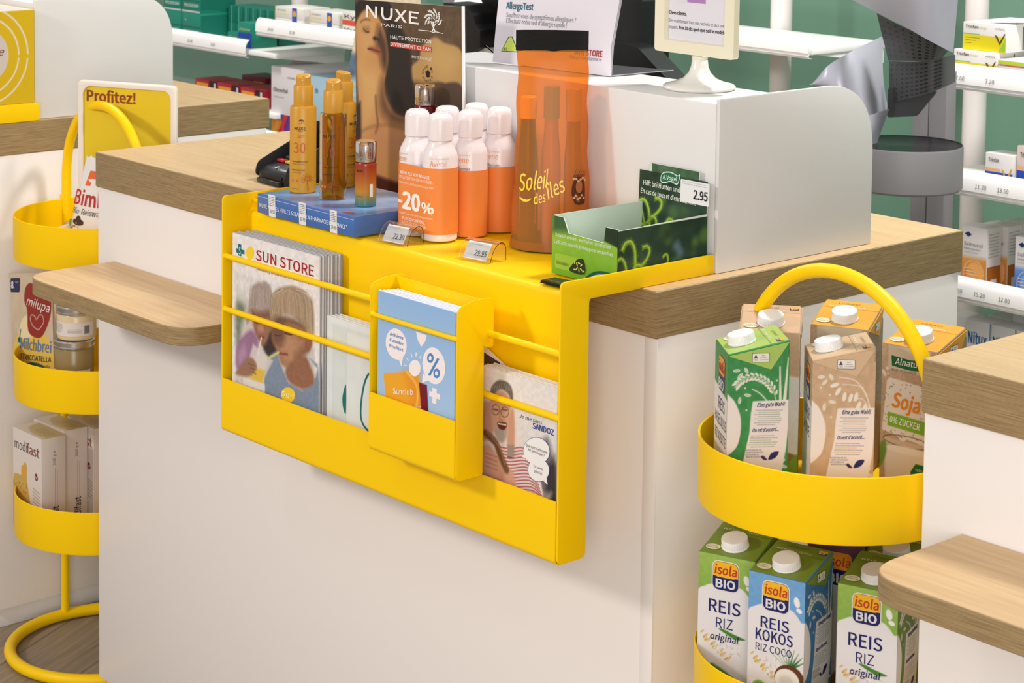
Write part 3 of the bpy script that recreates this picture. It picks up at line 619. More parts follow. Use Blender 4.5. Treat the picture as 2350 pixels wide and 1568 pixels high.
sun_bottle('spray', 'mustard yellow sun spray bottle behind the amber oil bottle, against the poster', (-.6740, .0310, BZ+.0003), 1.2)

def perfume(name_label, loc, h, c0, c1, c2, split):
    t = thing('perfume_bottle', name_label, 'bottle', loc, 0, 'perfume bottles with clear caps'); R = .0148; b = MB(); zz = [0, .0012, .004]+[.004+(h-.007)*k/24 for k in range(1, 25)]+[h-.001, h]
    rr = [R-.0015, R-.0003]+[R]*(len(zz)-4)+[R-.0008, .0085]; cc = []
    for z in zz:
        u = z/h; cc.append(np.array(c0)*(1-u/split)+np.array(c1)*(u/split) if u < split else np.array(c1)*(1-(u-split)/(1-split))+np.array(c2)*((u-split)/(1-split)))
    b.lathe([(.0002, 0)]+list(zip(rr, zz)), 'gloss', np.array([cc[0]]+cc), n=48); f = cyl(R, -.95)
    b.txt('NUXE', f, (-9, h*1000-13), (1, h*1000-13), 3, (60, 34, 26), bold=.02, m='gloss'); b.txt('SUN WATER', f, (-10, 14), (0, 14), 1.4, (50, 44, 34), m='gloss')
    b.sh([(10, 14), (15, 14), (15, 32), (10, 32)], f, (230, 226, 218), 'gloss'); b.build('glass_bottle', t)
    b = MB(); b.lathe([(.0143, h+.0006), (.0147, h+.0015), (.0147, h+.0270), (.0136, h+.0286), (.0003, h+.0288), (.0003, h+.0262), (.0120, h+.0262), (.0120, h+.0006)], 'clear', n=48); b.build('clear_cap', t)
    b = MB(); b.lathe([(.0138, h+.0002), (.0140, h+.0010), (.0138, h+.0026), (.0090, h+.0030), (.0070, h+.006), (.0072, h+.0135), (.0056, h+.0140), (.0056, h+.0215), (.0048, h+.0225), (.0003, h+.0225)], 'metal', (226, 214, 206), n=32); b.build('atomiser', t)
perfume('small perfume bottle shading from teal to red, front right on the blue box', (-.5325, -.0345, BZ+.0003), .0618, (52, 120, 130), (196, 132, 44), (150, 44, 24), .35)
perfume('dark red perfume bottle with clear cap behind the white spray cans', (-.5540, .0860, .0108), .147, (150, 60, 36), (150, 24, 26), (110, 14, 22), .5)

# water spray cans, banded in pairs by orange paper
def hullmap(x0, x1, y, r, z0):
    L = (x1-x0)*1000; q = PI*r*1000
    def f(x, yy, off=0):
        x = np.asarray(x, float); R = r+off; P = np.empty((len(x), 3)); P[:, 2] = z0+np.asarray(yy)*.001
        tot = 2*L+2*q; s = np.mod(x, tot)
        for i, v in enumerate(s):
            if v <= L: P[i, :2] = (x0+v*.001, y-R)
            elif v <= L+q: a = -PI/2+(v-L)*.001/r; P[i, :2] = (x1+R*math.cos(a), y+R*math.sin(a))
            elif v <= 2*L+q: P[i, :2] = (x1-(v-L-q)*.001, y+R)
            else: a = PI/2+(v-2*L-q)*.001/r; P[i, :2] = (x0+R*math.cos(a), y+R*math.sin(a))
        return P
    return f, 2*L+2*q
WT = (236, 226, 226); OR = (240, 140, 66)
def can_pack(x1, y, label, promo, sides, ytop=.0985):
    x0 = x1-.0493; R = .0245; t = thing('spray_can_pair', label, 'spray cans', ((x0+x1)/2, y, TZ), group='banded pairs of thermal water spray cans')
    for x, a0 in ((x1, sides[0]), (x0, sides[1])):
        b = MB(); b.X = Matrix.Translation((x, y, TZ)); b.lathe([(.0003, .0003), (R-.0025, .0003), (R-.0010, .0012), (R-.0004, .0032), (R-.0006, .0042), (R-.0006, .112), (R-.002, .1175), (R-.0055, .1245), (R-.0085, .1305), (.0158, .1335), (.0003, .1335)], 'gloss', WT, n=64)
        f = cyl(R-.0006, a0); b.txt('EAU THERMALE', f, (-13, 119.5-9), (13, 119.5-9), 1.9, (232, 170, 130), m='gloss'); b.txt('Avène', f, (-12.5, 101), (11, 101), 8, (232, 148, 92), bold=.0, m='gloss'); b.txt('Eau Thermale', f, (-13, 91), (13, 91), 3.8, (70, 66, 72), m='gloss')
        f2 = cyl(R-.0006, a0-1.45); b.txt('270 g e', (lambda X, Y, off=0, f2=f2: f2(-np.asarray(Y), X, off)), (90, -2), (104, -2), 3.4, (60, 60, 66), m='gloss'); b.sh(ellp(0, 87, 2.2, 2.2), f2, (70, 70, 76), 'gloss'); b.sh(ellp(0, 87, 1.4, 1.4), f2, WT, 'gloss', .0006)
        b.X = Matrix.Translation((x, y, TZ)); can = b.build('spray_can', t, True)
        b = MB(); b.X = Matrix.Translation((x, y, TZ)); b.lathe([(.0163, .1338), (.0168, .1342), (.0168, .1595), (.0160, .1640), (.0140, .1675), (.0110, .1690), (.0095, .1683), (.0075, .1690), (.0003, .1696)], 'gloss', (238, 228, 228), n=48); cap = b.build('cap', t, True); cap.parent = can
        cap.location = (0, 0, 0)
    f, tot = hullmap(x0, x1, y, R, TZ); s = np.linspace(0, tot, 97)[:-1]; b = MB(); z0, z1 = (10 if promo else .8), ytop*1000
    o1 = f(s, np.full(96, z0), .0003); o2 = f(s, np.full(96, z1), .0003); i1 = f(s, np.full(96, z0), .0001); i2 = f(s, np.full(96, z1), .0001)
    b.grid(np.stack([i1, o1, o2, i2, i1], 1), 'card', OR, cu=True)
    W = (252, 244, 232)
    if promo:
        T = lambda s_, a, z, e, h, bd=.0: b.txt(s_, f, (a, z), (e, z), h, W, bold=bd, off=.0007)
        T('MEHR ALS NUR WASSER.', -4, 84, 58, 4, .05); T('DIE QUELLE DER HAUTPFLEGE.', -8, 78, 62, 3.8, -.01); b.sh([(-8, 75.4), (64, 75.4), (64, 75.8), (-8, 75.8)], f, W); T('BERUHIGEND. REIZLINDERND. MILDERND', -8, 71.2, 64, 2.4, -.02)
        T('-20', -9, 38, 38, 22, .13); T('%', 43, 38, 63, 13.5, .10)
        T('APAISANTE, ANTI-IRRITANTE, ADOUCISSANTE', -8, 30, 62, 2.2, -.02); b.sh([(-8, 27.6), (62, 27.6), (62, 28), (-8, 28)], f, W); T("PLUS QU'UNE EAU,", 2, 22.5, 50, 4, .05); T('LA SOURCE DU SOIN.', -2, 16.8, 54, 3.8, -.01)
    b.build('promotional_sleeve', t, True)
can_pack(-.3970, -.0135, 'pair of white spray cans in an orange minus 20 percent sleeve, nearest the camera', True, (-.74, -1.75))
can_pack(-.3965, .0380, 'pair of white spray cans in a plain orange sleeve, middle of the three pairs', False, (-1.22, -1.1), .0905)
can_pack(-.3960, .0895, 'pair of white spray cans in an orange sleeve, touching the translucent orange bag', False, (-1.22, -1.1), .0905)

# orange translucent pouch with three bottles inside
t = thing('beach_pouch', 'translucent orange pouch with black elastic top and yellow script lettering on the yellow tray', 'pouch', (-.270, .0720, TZ))
def psec(z):
    u = min(z/.262, 1.0); a = .0545*(1-u)+.0465*u-.003*math.sin(PI*u); bb = .0390*(1-u)**.72+.0050 if u < 1 else .0050; n = 2+1.2*u*(1-u)*4
    return a, bb, n
ANG = .86
def pmap(x, y, off=0):
    out = []
    for xi, yi in zip(np.asarray(x, float)*.001, np.asarray(y, float)*.001):
        a, bb, n = psec(yi); th = -PI/2+xi/.047
        c_, s_ = math.cos(th), math.sin(th); rr = (abs(c_)**n/a**n+abs(s_)**n/bb**n)**(-1/n)+off; px, py = rr*c_, rr*s_
        wob = .0012*math.sin(yi*90+th*3); px += wob*c_; out.append((px*math.cos(ANG)-py*math.sin(ANG), px*math.sin(ANG)+py*math.cos(ANG), yi))
    return np.array(out)
zs = [1, 3, 7]+list(range(14, 263, 8)); th = np.linspace(0, 2*PI, 73)[:-1]
b = MB(); b.grid(np.array([pmap(th*47, np.full(72, z)) for z in zs]), 'orange_film', (255, 160, 60), cv=True)
Y_ = (250, 214, 60); base = 10
b.txt('Soleil', pmap, (-48, 78), (-8, 84), 22, Y_, bold=.02, slant=.2, m='satin', off=.0008); b.txt('des', pmap, (-27, 62), (-10, 66), 13, Y_, bold=.03, slant=.2, m='satin', off=.0008); b.txt('îles', pmap, (-8, 68), (22, 80), 19, Y_, bold=.02, slant=.2, m='satin', off=.0008)
b.sh([(-48, 70), (-42, 65), (-34, 66), (-31, 70), (-36, 68), (-43, 69)], pmap, Y_, 'satin', .0008, sm=3)
for p, c in (([(33, 66), (36, 62), (47, 62), (50, 70), (49, 88), (44, 97), (38, 97), (33, 88), (31, 76)], (84, 40, 22)), ([(38, 78), (44, 78), (45, 88), (41, 93), (37, 88)], (170, 96, 50))): b.sh(p, pmap, c, 'satin', .0007+(.0003 if c[0] > 100 else 0), sm=4)
for k in range(12): b.sh(ellp(33+k*1.4, 94+2*math.sin(k*.9) if k % 2 else 71+2.5*math.sin(k), 1.7, 1.5, n=7), pmap, (226, 164, 120), 'satin', .0012)
for k in range(9): b.sh([(34+k*1.6, 97), (35+k*1.6, 97), (39+k*1.9, 110-(k % 3)*3)], pmap, (84, 40, 22), 'satin', .0007)
b.build('pouch_film', t)
b = MB(); b.add(pmap(th*47, np.full(72, 3.0), -.0008), [list(range(72))], 'satin', (92, 74, 20)); b.grid(np.array([pmap(th*47, np.full(72, z), -.0007) for z in (.2, 3, 12)]), 'satin', (112, 88, 24), cv=True); b.build('bottom_panel', t)
b = MB(); rows = []
for z in (259, 260, 272, 284, 286, 285, 262): rows.append(pmap(th*47*1, np.full(72, 262), .0012 if z not in (285, 262) or z == 262 else -.0005)*[1, 1, 0]+[0, 0, z*.001])
b.grid(np.array(rows[:5]), 'weave', cv=True); b.build('elastic_band', t)
def lotion(x, y, R, h, hc, cc, bc, label, lab):
    t = thing('oil_bottle', label, 'bottle', (x, y, TZ+.002), group='bottles inside the orange pouch'); b = MB()
    b.lathe([(.0003, 0), (R-.002, 0), (R, .002), (R, h*.62), (R*.93, h*.74), (R*.75, h*.88), (hc*.86, h), (.0003, h)], 'gloss', bc, n=40)
    if lab: b.sh(rrect(-12, 30, 12, 74, 1), cyl(R, -.75), (214, 176, 120), 'paper'); b.txt('MONOÏ', cyl(R, -.75), (-9, 62), (9, 62), 4, (90, 50, 30), off=.0008); b.txt('Monoï', cyl(R, -.75), (-9, 44), (9, 46), 6, (120, 70, 40), slant=.2, off=.0008)
    b.build('bottle_body', t); b = MB(); b.lathe([(hc, h), (hc, h+lab*0+.028+(.014 if not lab and R < .0135 else 0)), (hc-.001, h+.029+(.014 if not lab and R < .0135 else 0)), (.0003, h+.029+(.014 if not lab and R < .0135 else 0))], 'satin', cc, n=32); b.build('bottle_cap', t)
lotion(-.2900, .0480, .0140, .1680, .0110, (255, 226, 130), (104, 66, 24), 'dark bottle with pale yellow cap inside the orange pouch, leftmost of the three', 1)
lotion(-.2700, .0710, .0130, .1680, .0105, (150, 160, 40), (190, 140, 80), 'pale bottle with olive green cap inside the orange pouch, between the other two', 0)
lotion(-.2510, .0930, .0120, .1650, .0105, (214, 170, 120), (170, 120, 66), 'tan-capped bottle inside the orange pouch, rightmost of the three', 0)

# bent clear price holders
def price_holder(x, y, rz, price, label):
    t = thing('price_holder', label, 'price tag', (x, y, TZ), rz, 'clear price holders on the yellow tray'); b = MB()
    A = [(.0135, 0), (.0137, .012), (.0125, .0185), (.0085, .0225), (.003, .0228), (-.004, .0195), (-.010, .0125), (-.0145, .0020), (-.0150, 0)]; A = smooth(A, 4, False)
    b.ext([(p[0], p[1]) for p in A[::-1]], -.027, .027, .0010, 'clear'); b.build('acrylic_arch', t)
    b = MB(); O = np.array((-.0195, -.0158, .0018)); U = np.array((1, 0, .0)); V = np.array((0, .0125/.0245, .0205/.0245)); f = flat(O, U, V)
    b.prism([(0, 0), (39, 0), (39, 24), (0, 24)], f, .0003, 'paper', (240, 238, 238)); b.txt(price, f, (17, 5), (37, 5), 7.5, (30, 30, 32), m='paper'); c = Cv(22, 6, .5, (240, 238, 238)); c.fine((1, 5), (21, 5), -2, 2, (120, 120, 126), .5, .7); b.pr(c, f, 'paper', 4, 17); b.build('price_card', t); return t
price_holder(-.4130, -.0655, .12, '22.30', 'clear price holder reading 22.30 in front of the minus 20 percent cans')
price_holder(-.2655, -.0490, .14, '29.95', 'clear price holder reading 29.95 in front of the orange pouch')

# counter display box of green sweets
GX0, GX1, GY0, GY1, GH = -.1480, -.0310, -.0360, .1190, .0725
t = thing('sweets_display_box', 'green and dark open cardboard display box with fir tips, right end of the yellow tray', 'display box', (-.09, .04, TZ))
th_ = .0016
def gart(w, h, px, seed, tips, top=(34, 60, 44)):
    c = Cv(w, h, .8, (38, 62, 46), px); r = np.random.RandomState(seed); c.noise(14, 14, seed)
    for k in range(16): c.mix(.5-(np.hypot(c.X-r.rand()*w, c.Y-r.rand()*h)-4-r.rand()*7)/9, ((110, 150, 60), (70, 100, 50), (120, 150, 190), (24, 40, 34), (90, 130, 70))[k % 5], .55)
    A_ = c.A; c.A = None
    for (x, y, s_, a) in tips:          # soft new fir shoots: short bent fingers with a feathery edge
        p = np.array([(.05, -1.3), (0, -.5), (-.05, .2), (-.30, .62), (-.66, .60), (-.84, .34)])*s_; ca, sa = math.cos(a), math.sin(a)
        p = np.stack([x+p[:, 0]*ca-p[:, 1]*sa, y+p[:, 0]*sa+p[:, 1]*ca], 1); q = smooth(p, 5, False); t_ = np.gradient(q, axis=0); t_ /= np.linalg.norm(t_, axis=1)[:, None]; n_ = np.stack([-t_[:, 1], t_[:, 0]], 1)
        for i in range(1, len(q)):
            for sg in (-1, 1): c.line([q[i], q[i]+(n_[i]*sg*.9+t_[i]*.7)*s_*.20], .5, ((106, 146, 26), (150, 184, 48))[i % 2], .1, .9)
        c.line(q, s_*.20, (124, 160, 34), .5); c.line(q+np.array([0, s_*.04]), s_*.07, (204, 220, 96), .5, .9)
    c.A = A_
    return c
b = MB()
# front wall with a dip in the middle
P = [(0, 0), (117, 0), (117, 72), (96, 72), (93, 52), (30, 46+8), (23, 68), (20, 72.5), (0, 72.5)]
f = flat((GX0, GY0, TZ+.0003), (1, 0, 0), (0, 0, 1)); b.prism(P, f, th_, 'card', (222, 232, 220))
c = Cv(117, 72.5, .5, (122, 176, 40)); c.grad((112, 170, 34), (150, 192, 70)); c.poly([(0, 52), (117, 66), (117, 80), (0, 80)], (60, 96, 56), 6); c.poly([(93, 55), (118, 50), (118, 74), (93, 74)], (34, 52, 34), 1); c.poly(ellp(98, -16, 46, 34, 0, 40), (22, 96, 70)); c.poly(ellp(98, -18, 43, 32, 0, 40), (214, 220, 226)); c.poly([(92, 0), (106, 0), (104, 8), (96, 10), (90, 6)], (30, 110, 70)); c.noise(4, 8, 1)
# keep the print inside the cut outline
ins = c.sd(np.array(P, float)) < .3
V = f(c.X.ravel(), c.Y.ravel(), .0003); a_, b_ = c.X.shape; idx = np.arange(a_*b_).reshape(a_, b_); F = np.stack([idx[:-1, :-1], idx[:-1, 1:], idx[1:, 1:], idx[1:, :-1]], -1).reshape(-1, 4); I = ins.ravel(); F = F[I[F].all(1)]; b.add(V, F, 'card', c.C.reshape(-1, 3))
W = (240, 246, 232); b.txt('Natürlich wirksam – aus frischen Tannenspitzen', f, (7, 47), (106, 47), 4.4, W); b.txt("L'efficacité naturelle des bourgeons de sapin frais", f, (5, 38.5), (109, 38.5), 4.4, W)
b.prism(rrect(7, 8, 62, 27, 3), flat((GX0, GY0-.0012, TZ), (1, 0, 0), (0, 0, 1)), .0008, 'card', (150, 190, 60)); f2 = flat((GX0, GY0-.0013, TZ), (1, 0, 0), (0, 0, 1)); b.txt('Santasapina', f2, (10, 14), (32, 14), 4, (30, 60, 30)); b.sh([(34, 9), (42, 20), (50, 26), (60, 26), (61, 9)], f2, (36, 46, 26), sm=3)
for k in range(9): b.sh(ellp(44+(k % 5)*3.8, 12+(k // 5)*7+(k % 2)*2, 2.6, 1, 50*k, 8), f2, (206, 216, 110), 'card', .0006)
b.build('front_wall', t, True)
b = MB(); f = flat((GX1, GY0, TZ+.0003), (0, 1, 0), (0, 0, 1)); b.prism([(0, 0), (155, 0), (155, 72.5), (0, 70)], f, th_, 'card', (222, 232, 220)); b.pr(gart(155, 70, None, 3, [(30, 38, 26, 0), (48, 28, 20, -.9), (14, 26, 18, .2), (24, 12, 20, .9), (40, 10, 18, -.4), (8, 6, 16, -.2), (86, 22, 12, -.3), (58, 6, 14, .6)]), f); b.build('side_wall', t, True)
b = MB(); f = flat((GX0, GY1, TZ+.0003), (0, -1, 0), (0, 0, 1)); b.prism([(0, 0), (155, 0), (155, 72.5), (0, 72.5)], f, th_, 'card', (218, 232, 220)); b.build('side_wall', t, True)
b = MB(); b.box((GX0+.001, GY0+.001, TZ+.0003), (GX1-.001, GY1-.001, TZ+.0015), 'card', (210, 224, 208)); b.build('box_floor', t, True)
b = MB(); f = flat((GX0-.012, GY1-.002, 0), (1, .0, 0), (0, .035, 1)); P = [(0, 3), (129, 3), (129, 116), (110, 116), (110, 126), (20, 128), (18, 114), (2, 116)]
P = [(6, 3), (127, 3), (127, 113), (112, 113), (112, 127), (27, 127), (22, 116), (6, 116)]
b.prism(P, f, .0016, 'card', (214, 224, 214)); c = gart(121, 113, None, 6, [(20, 60, 24, .1), (36, 62, 20, -.9), (8, 58, 18, .3), (16, 38, 20, .7), (32, 40, 18, -.5), (46, 36, 16, .9), (66, 44, 18, -.1), (60, 28, 16, .8), (74, 30, 16, -.7), (98, 34, 12, -.2), (10, 18, 18, .2), (26, 18, 18, -.6), (42, 16, 18, .3), (54, 14, 16, -.8)])
b.pr(c, f, x=6, y=3); c = Cv(84, 11, 1, (70, 104, 74)); c.noise(16, 8, 2); b.pr(c, f, x=27.5, y=115.5)
b.sh(smooth([(45, 105), (45, 113), (50, 118), (62, 120), (74, 117), (79, 119), (77, 109), (73, 105), (62, 107), (52, 104)], 4), f, (226, 236, 228), off=.0006); b.sh(smooth([(46, 106), (46, 112.6), (50, 116.6), (62, 118.6), (74, 115.8), (77.6, 117), (76, 109.6), (72.6, 106.4), (62, 108.4), (52, 105.4)], 4), f, (30, 110, 76), off=.0008); b.txt('A.Vogel', f, (49, 109.2), (74, 109.6), 5.4, W, off=.0011, bold=.02)
b.txt('Hilft bei Husten und Heiserkeit', f, (14, 97), (116, 95), 6.4, W, bold=.015, off=.0007); b.txt("En cas de toux et d'enrouement", f, (10, 86), (108, 83.5), 6.4, W, bold=.015, off=.0007)
b.build('header_card', t, True)
b = MB(); f = flat((-.0765, GY1-.0030, .0860), (1, 0, 0), (0, .035, 1)); b.prism(rrect(0, 0, 50, 28.5, 1.2), f, .0005, 'paper', (232, 230, 232)); b.txt('2.95', f, (24, 6.5), (48, 6.5), 11, (30, 30, 34), bold=.05, m='paper'); c = Cv(48, 7, .6, (232, 230, 232)); c.fine((1, 5.5), (47, 5.5), -2.6, 2, (110, 110, 116), .6, .7); b.pr(c, f, 'paper', 1, 20.5); b.build('price_tag', t, True)
r = random.Random(4); s0 = None
for k in range(12):
    x = GX0+.018+.078*r.random(); y = GY0+.02+.115*r.random(); z = TZ+.004+.0095*(k//3)
    if s0 is None:
        s0 = thing('sweet_sachet', '', 'sachet', (x, y, z), 0, 'green sweets sachets in the display box'); b = MB(); n = 9; g = np.zeros((n, 7, 3)); h_ = np.zeros((n, 7, 3))
        for i in range(n):
            for j in range(7):
                u, v = i/(n-1)*2-1, j/6*2-1; q = .0045*(1-u**4)*(1-v**2); g[i, j] = (u*.016, v*.009, q+.0003); h_[i, j] = (u*.016, v*.009, -q*.7)
        b.grid(g, 'gloss', (160, 206, 30)); b.grid(h_[:, ::-1], 'gloss', (150, 196, 30))
        for u in (-.010, -.006, -.002, .002): b.add([(u, -.006, .0046), (u+.0012, -.006, .0046), (u+.0012, .006, .0046), (u, .006, .0046)], [[0, 1, 2, 3]], 'gloss', (70, 120, 20))
        b.build('foil_wrapper', s0); s0['label'] = 'lime green sweet sachet inside the open display box beside the fir tip print'
    else: dup(s0, (x, y, z), rot=(.5*(r.random()-.5), .5*(r.random()-.5), 6*r.random()), label='lime green sweet sachet inside the open display box beside the fir tip print')

t = thing('loyalty_card', 'top black loyalty card of the small pile in front of the green display box', 'card', (-.0735, -.0700, TZ+.0030), .06, 'black loyalty cards')
b = MB(); b.box((-.041, -.0125, 0), (.041, .0125, .0008), 'satin', (24, 26, 22)); f = flat((-.041, -.0125, .0008), (1, 0, 0), (0, 1, 0)); b.txt('SUN STORE', f, (6, 5), (26, 5), 3, (150, 160, 90), m='satin'); b.line = None
b.tube([(.030+.010*math.cos(a_), .004+.010*math.sin(a_), .0010) for a_ in np.linspace(0, 2*PI, 22)[:-1]], .0004, 'satin', (190, 190, 180), n=6, closed=True); b.build('card_sheet', t)
for k in range(4): dup(t, (-.0735+.0005*math.sin(k*4), -.0700+.0006*math.cos(k*3), TZ+.0001+.00072*k), .06+.02*math.sin(k), label='black loyalty card under the top one of the small pile by the green box')

# ================================================================ posters, signs and till equipment on the middle counter
t = thing('counter_poster', 'brown sun care poster of a woman with closed eyes, behind the spray cans', 'poster', (-.623, .1120, TZ))
r_ = math.radians(1.7); ux = np.array([math.cos(r_), 0, math.sin(r_)]); uz = np.array([-math.sin(r_), 0, math.cos(r_)]); O = np.array([-.748, .1120, .0040])
f = flat(O, ux, uz)
c = Cv(250, 288, .85, (84, 66, 50), [(793, -8), (1548, 50), (866, 1400)])
c.poly([(1000, -20), (1560, 20), (1560, 380), (1440, 290), (1360, 262), (1280, 330), (1180, 300), (1060, 200)], (96, 76, 54), 8); c.noise(8, 10, 2); c.noise(5, 3, 5)
c.poly([(1290, 330), (1370, 262), (1440, 300), (1560, 360), (1560, 640), (1440, 575), (1330, 592), (1240, 585), (1220, 480), (1272, 415)], (184, 146, 90), 2, sm=4); c.poly([(1380, 300), (1450, 320), (1540, 400), (1480, 520), (1330, 460)], (206, 168, 108), 12, a=.6, sm=4)
c.poly([(1378, 690), (1430, 605), (1500, 572), (1570, 600), (1590, 800), (1400, 790)], (84, 66, 54), 2, sm=4); c.poly([(1240, 590), (1330, 595), (1430, 600), (1380, 690), (1400, 800), (1290, 830), (1220, 760)], (112, 84, 56), 6, sm=4)
c.poly([(1040, 180), (1110, 160), (1200, 330), (1230, 560), (1290, 760), (1290, 860), (1150, 830), (1060, 680), (1030, 500)], (46, 38, 34), 4, sm=4)
c.poly([(800, 30), (880, -20), (1010, -10), (1066, 60), (1062, 190), (1000, 120), (900, 60), (840, 90), (806, 190), (796, 120)], (44, 36, 32), 2, sm=4)
c.poly([(806, 190), (836, 110), (880, 70), (950, 96), (1006, 190), (1040, 300), (1056, 420), (1046, 520), (1034, 600), (1048, 690), (1110, 800), (1190, 836), (1300, 850), (1300, 1300), (1180, 1330), (980, 1290), (905, 1180), (880, 1020), (860, 800), (836, 600), (822, 400)], (200, 146, 88), 2, sm=5)
c.poly([(830, 180), (880, 130), (930, 170), (950, 260), (940, 330), (900, 420), (860, 400), (836, 300)], (208, 162, 106), 14, sm=4, a=.8)
c.poly([(980, 190), (1040, 300), (1056, 420), (1046, 520), (1010, 470), (990, 380), (960, 300)], (70, 50, 40), 8, sm=4, a=.9)
c.poly([(845, 470), (900, 500), (970, 520), (1000, 620), (990, 760), (940, 900), (900, 980), (870, 820), (850, 640)], (216, 174, 112), 14, sm=4, a=.8)
c.poly([(1020, 560), (1050, 690), (1110, 800), (1200, 840), (1180, 900), (1060, 860), (1000, 740)], (96, 66, 48), 10, sm=4, a=.85)
c.line([(975, 700), (985, 800), (1000, 900), (985, 960)], 3, (90, 60, 44), 3, .8, sm=5); c.line([(880, 960), (960, 920), (1090, 900), (1250, 930)], 3, (120, 80, 56), 3, .6, sm=5)
c.poly([(900, 1000), (1060, 940), (1290, 960), (1290, 1100), (1000, 1100), (910, 1120)], (196, 140, 100), 16, sm=3, a=.7)
c.line([(842, 160), (866, 140), (912, 142)], 2.0, (84, 58, 44), 1, .7, sm=4); c.line([(866, 208), (884, 228), (904, 230)], 2.2, (44, 30, 26), .5, sm=4); c.poly([(860, 195), (905, 195), (912, 226), (884, 234), (860, 220)], (140, 100, 66), 4, a=.8)
c.line([(964, 170), (972, 220), (946, 268), (936, 282)], 2, (150, 106, 68), 2, .8, sm=4); c.poly([(936, 270), (955, 262), (985, 282), (984, 298), (966, 284), (950, 292)], (50, 34, 30), 1.5)
c.poly([(902, 350), (930, 334), (950, 340), (972, 334), (1000, 372), (990, 396), (950, 380), (920, 366)], (158, 92, 66), 2, sm=3); c.line([(904, 352), (940, 358), (998, 374)], 1.6, (84, 40, 34), .5, sm=4)
c.poly([(905, 1190), (1000, 1270), (1150, 1310), (1290, 1290), (1290, 1420), (870, 1420)], (72, 28, 28), 3, sm=0); c.poly([(796, 800), (866, 740), (880, 1000), (860, 1030), (800, 1000)], (60, 48, 42), 3)
b = MB(); b.prism([(0, 0), (250, 0), (250, 288), (0, 288)], flat(O+np.array([0, .0012, 0]), ux, uz), .0008, 'card', (220, 216, 210)); b.pr(c, flat(O+np.array([0, .0008, 0]), ux, uz)); W = (246, 242, 236)
def T(s_, p, q, h, col=W, bd=.0, off=.0007, **k): b.txt(s_, f2, p, q, h, col, c, bold=bd, off=off, **k)
f2 = flat(O+np.array([0, .0006, 0]), ux, uz)
T('NUXE', (884, 120), (1262, 172), 84, bd=.045); T('PARIS', (996, 186), (1147, 201), 20); T('HAUTE PROTECTION', (1068, 275), (1355, 305), 25, bd=.05)
b.sh([(1067, 297), (1357, 330), (1357, 368), (1067, 331)], f2, (206, 74, 54), cv=c, off=.0005); T('DIVINEMENT CLEAN', (1072, 325), (1353, 360), 25, bd=.04); T('BREVET DÉPOSÉ', (1225, 408), (1362, 427), 17)
tr = c.T([(1362, 150)])[0]
for k in range(64):
    a = PI*(-.12+1.24*((k*23) % 64)/64); r = 19*(.28+.72*((k*37) % 64)/64); b.sh(ellp(tr[0]+r*math.cos(a)*1.05, tr[1]-4+r*.95*math.sin(a)+4, 2.3, .95, math.degrees(a)+20*math.sin(k), 8), f2, W, off=.0007)
for P in ([(1352, 225), (1362, 200), (1356, 150), (1366, 150), (1372, 200), (1384, 222), (1376, 222), (1366, 208), (1360, 225)], [(1340, 140), (1346, 138), (1362, 186), (1358, 190)], [(1392, 140), (1386, 138), (1366, 186), (1370, 190)], [(1262, 209), (1345, 216), (1360, 224), (1385, 220), (1433, 232), (1433, 236), (1385, 225), (1360, 229), (1345, 221), (1262, 213)]): b.sh(P, f2, W, cv=c, off=.0007)
b.sh([(1322, 505), (1332, 500), (1340, 488), (1346, 500), (1356, 508), (1352, 530), (1354, 540), (1342, 545), (1330, 540), (1328, 520)], f2, (34, 28, 26), cv=c, off=.0007)
for k, ch in enumerate('MADE IN FRANCE'):
    if ch == ' ': continue
    a = PI*.95-2*PI*k/14.5; q = c.T([(1338+44*math.cos(a)*.62, 520-44*math.sin(a))])[0]; d = np.array([math.sin(a), -math.cos(a)])
    b.txt(ch, f2, q-d*1.5, q+d*1.5, 3.4, (40, 32, 28), off=.0007)
b.build('printed_sheet', t, True)
b = MB(); b.prism([(250.5, 0), (254, 0), (254, 289.5), (250.5, 289.5)], flat(O-np.array([0, .0005, 0]), ux, uz), .003, 'lip'); b.prism([(-2.5, 0), (254, 0), (254, 289.5), (-2.5, 289.5)], flat(O+np.array([0, .0036, 0]), ux, uz), .0012, 'acrylic'); b.box((-.744, .0985, TZ+.0002), (-.500, .1115, TZ+.0022), 'acrylic'); b.build('clear_holder', t, True)
b = MB(); P = smooth([(-640, 66), (-560, 64), (-500, 68), (-482, 84), (-500, 100), (-560, 107), (-640, 106)], 5); b.prism(P, flat((0, 0, .0105), (1, 0, 0), (0, 1, 0)), .005, 'card', (176, 44, 44), bev=.001); b.build('red_foot', t, True)

t = thing('counter_poster', 'clear slanted holder with a pale beach poster, standing behind brown one', 'poster', (-.82, .20, 0))
b = MB(); P = [(-940, 2), (-720, 2), (-700, 292), (-860, 292)]; f = flat((0, .2030, 0), (1, 0, 0), (0, 0, 1))
c = Cv(245, 292, 2, (238, 222, 190)); c.poly([(0, 0), (245, 0), (245, 60), (0, 40)], (222, 178, 110), 5); c.poly([(0, 40), (245, 60), (245, 170), (0, 150)], (168, 212, 228), 3); c.poly([(0, 150), (245, 170), (245, 205), (0, 190)], (92, 120, 150), 4); c.noise(12, 9, 3)
c.poly([(60, 230), (120, 236), (120, 262), (64, 258)], (246, 206, 130), 2); c.ell(104, 200, 22, 30, (246, 208, 60), 0, 3)
for k in range(5): c.line([(0, 70+k*17), (60, 78+k*17), (120, 70+k*17)], 2.4, (222, 238, 242), 2, .8, sm=4)
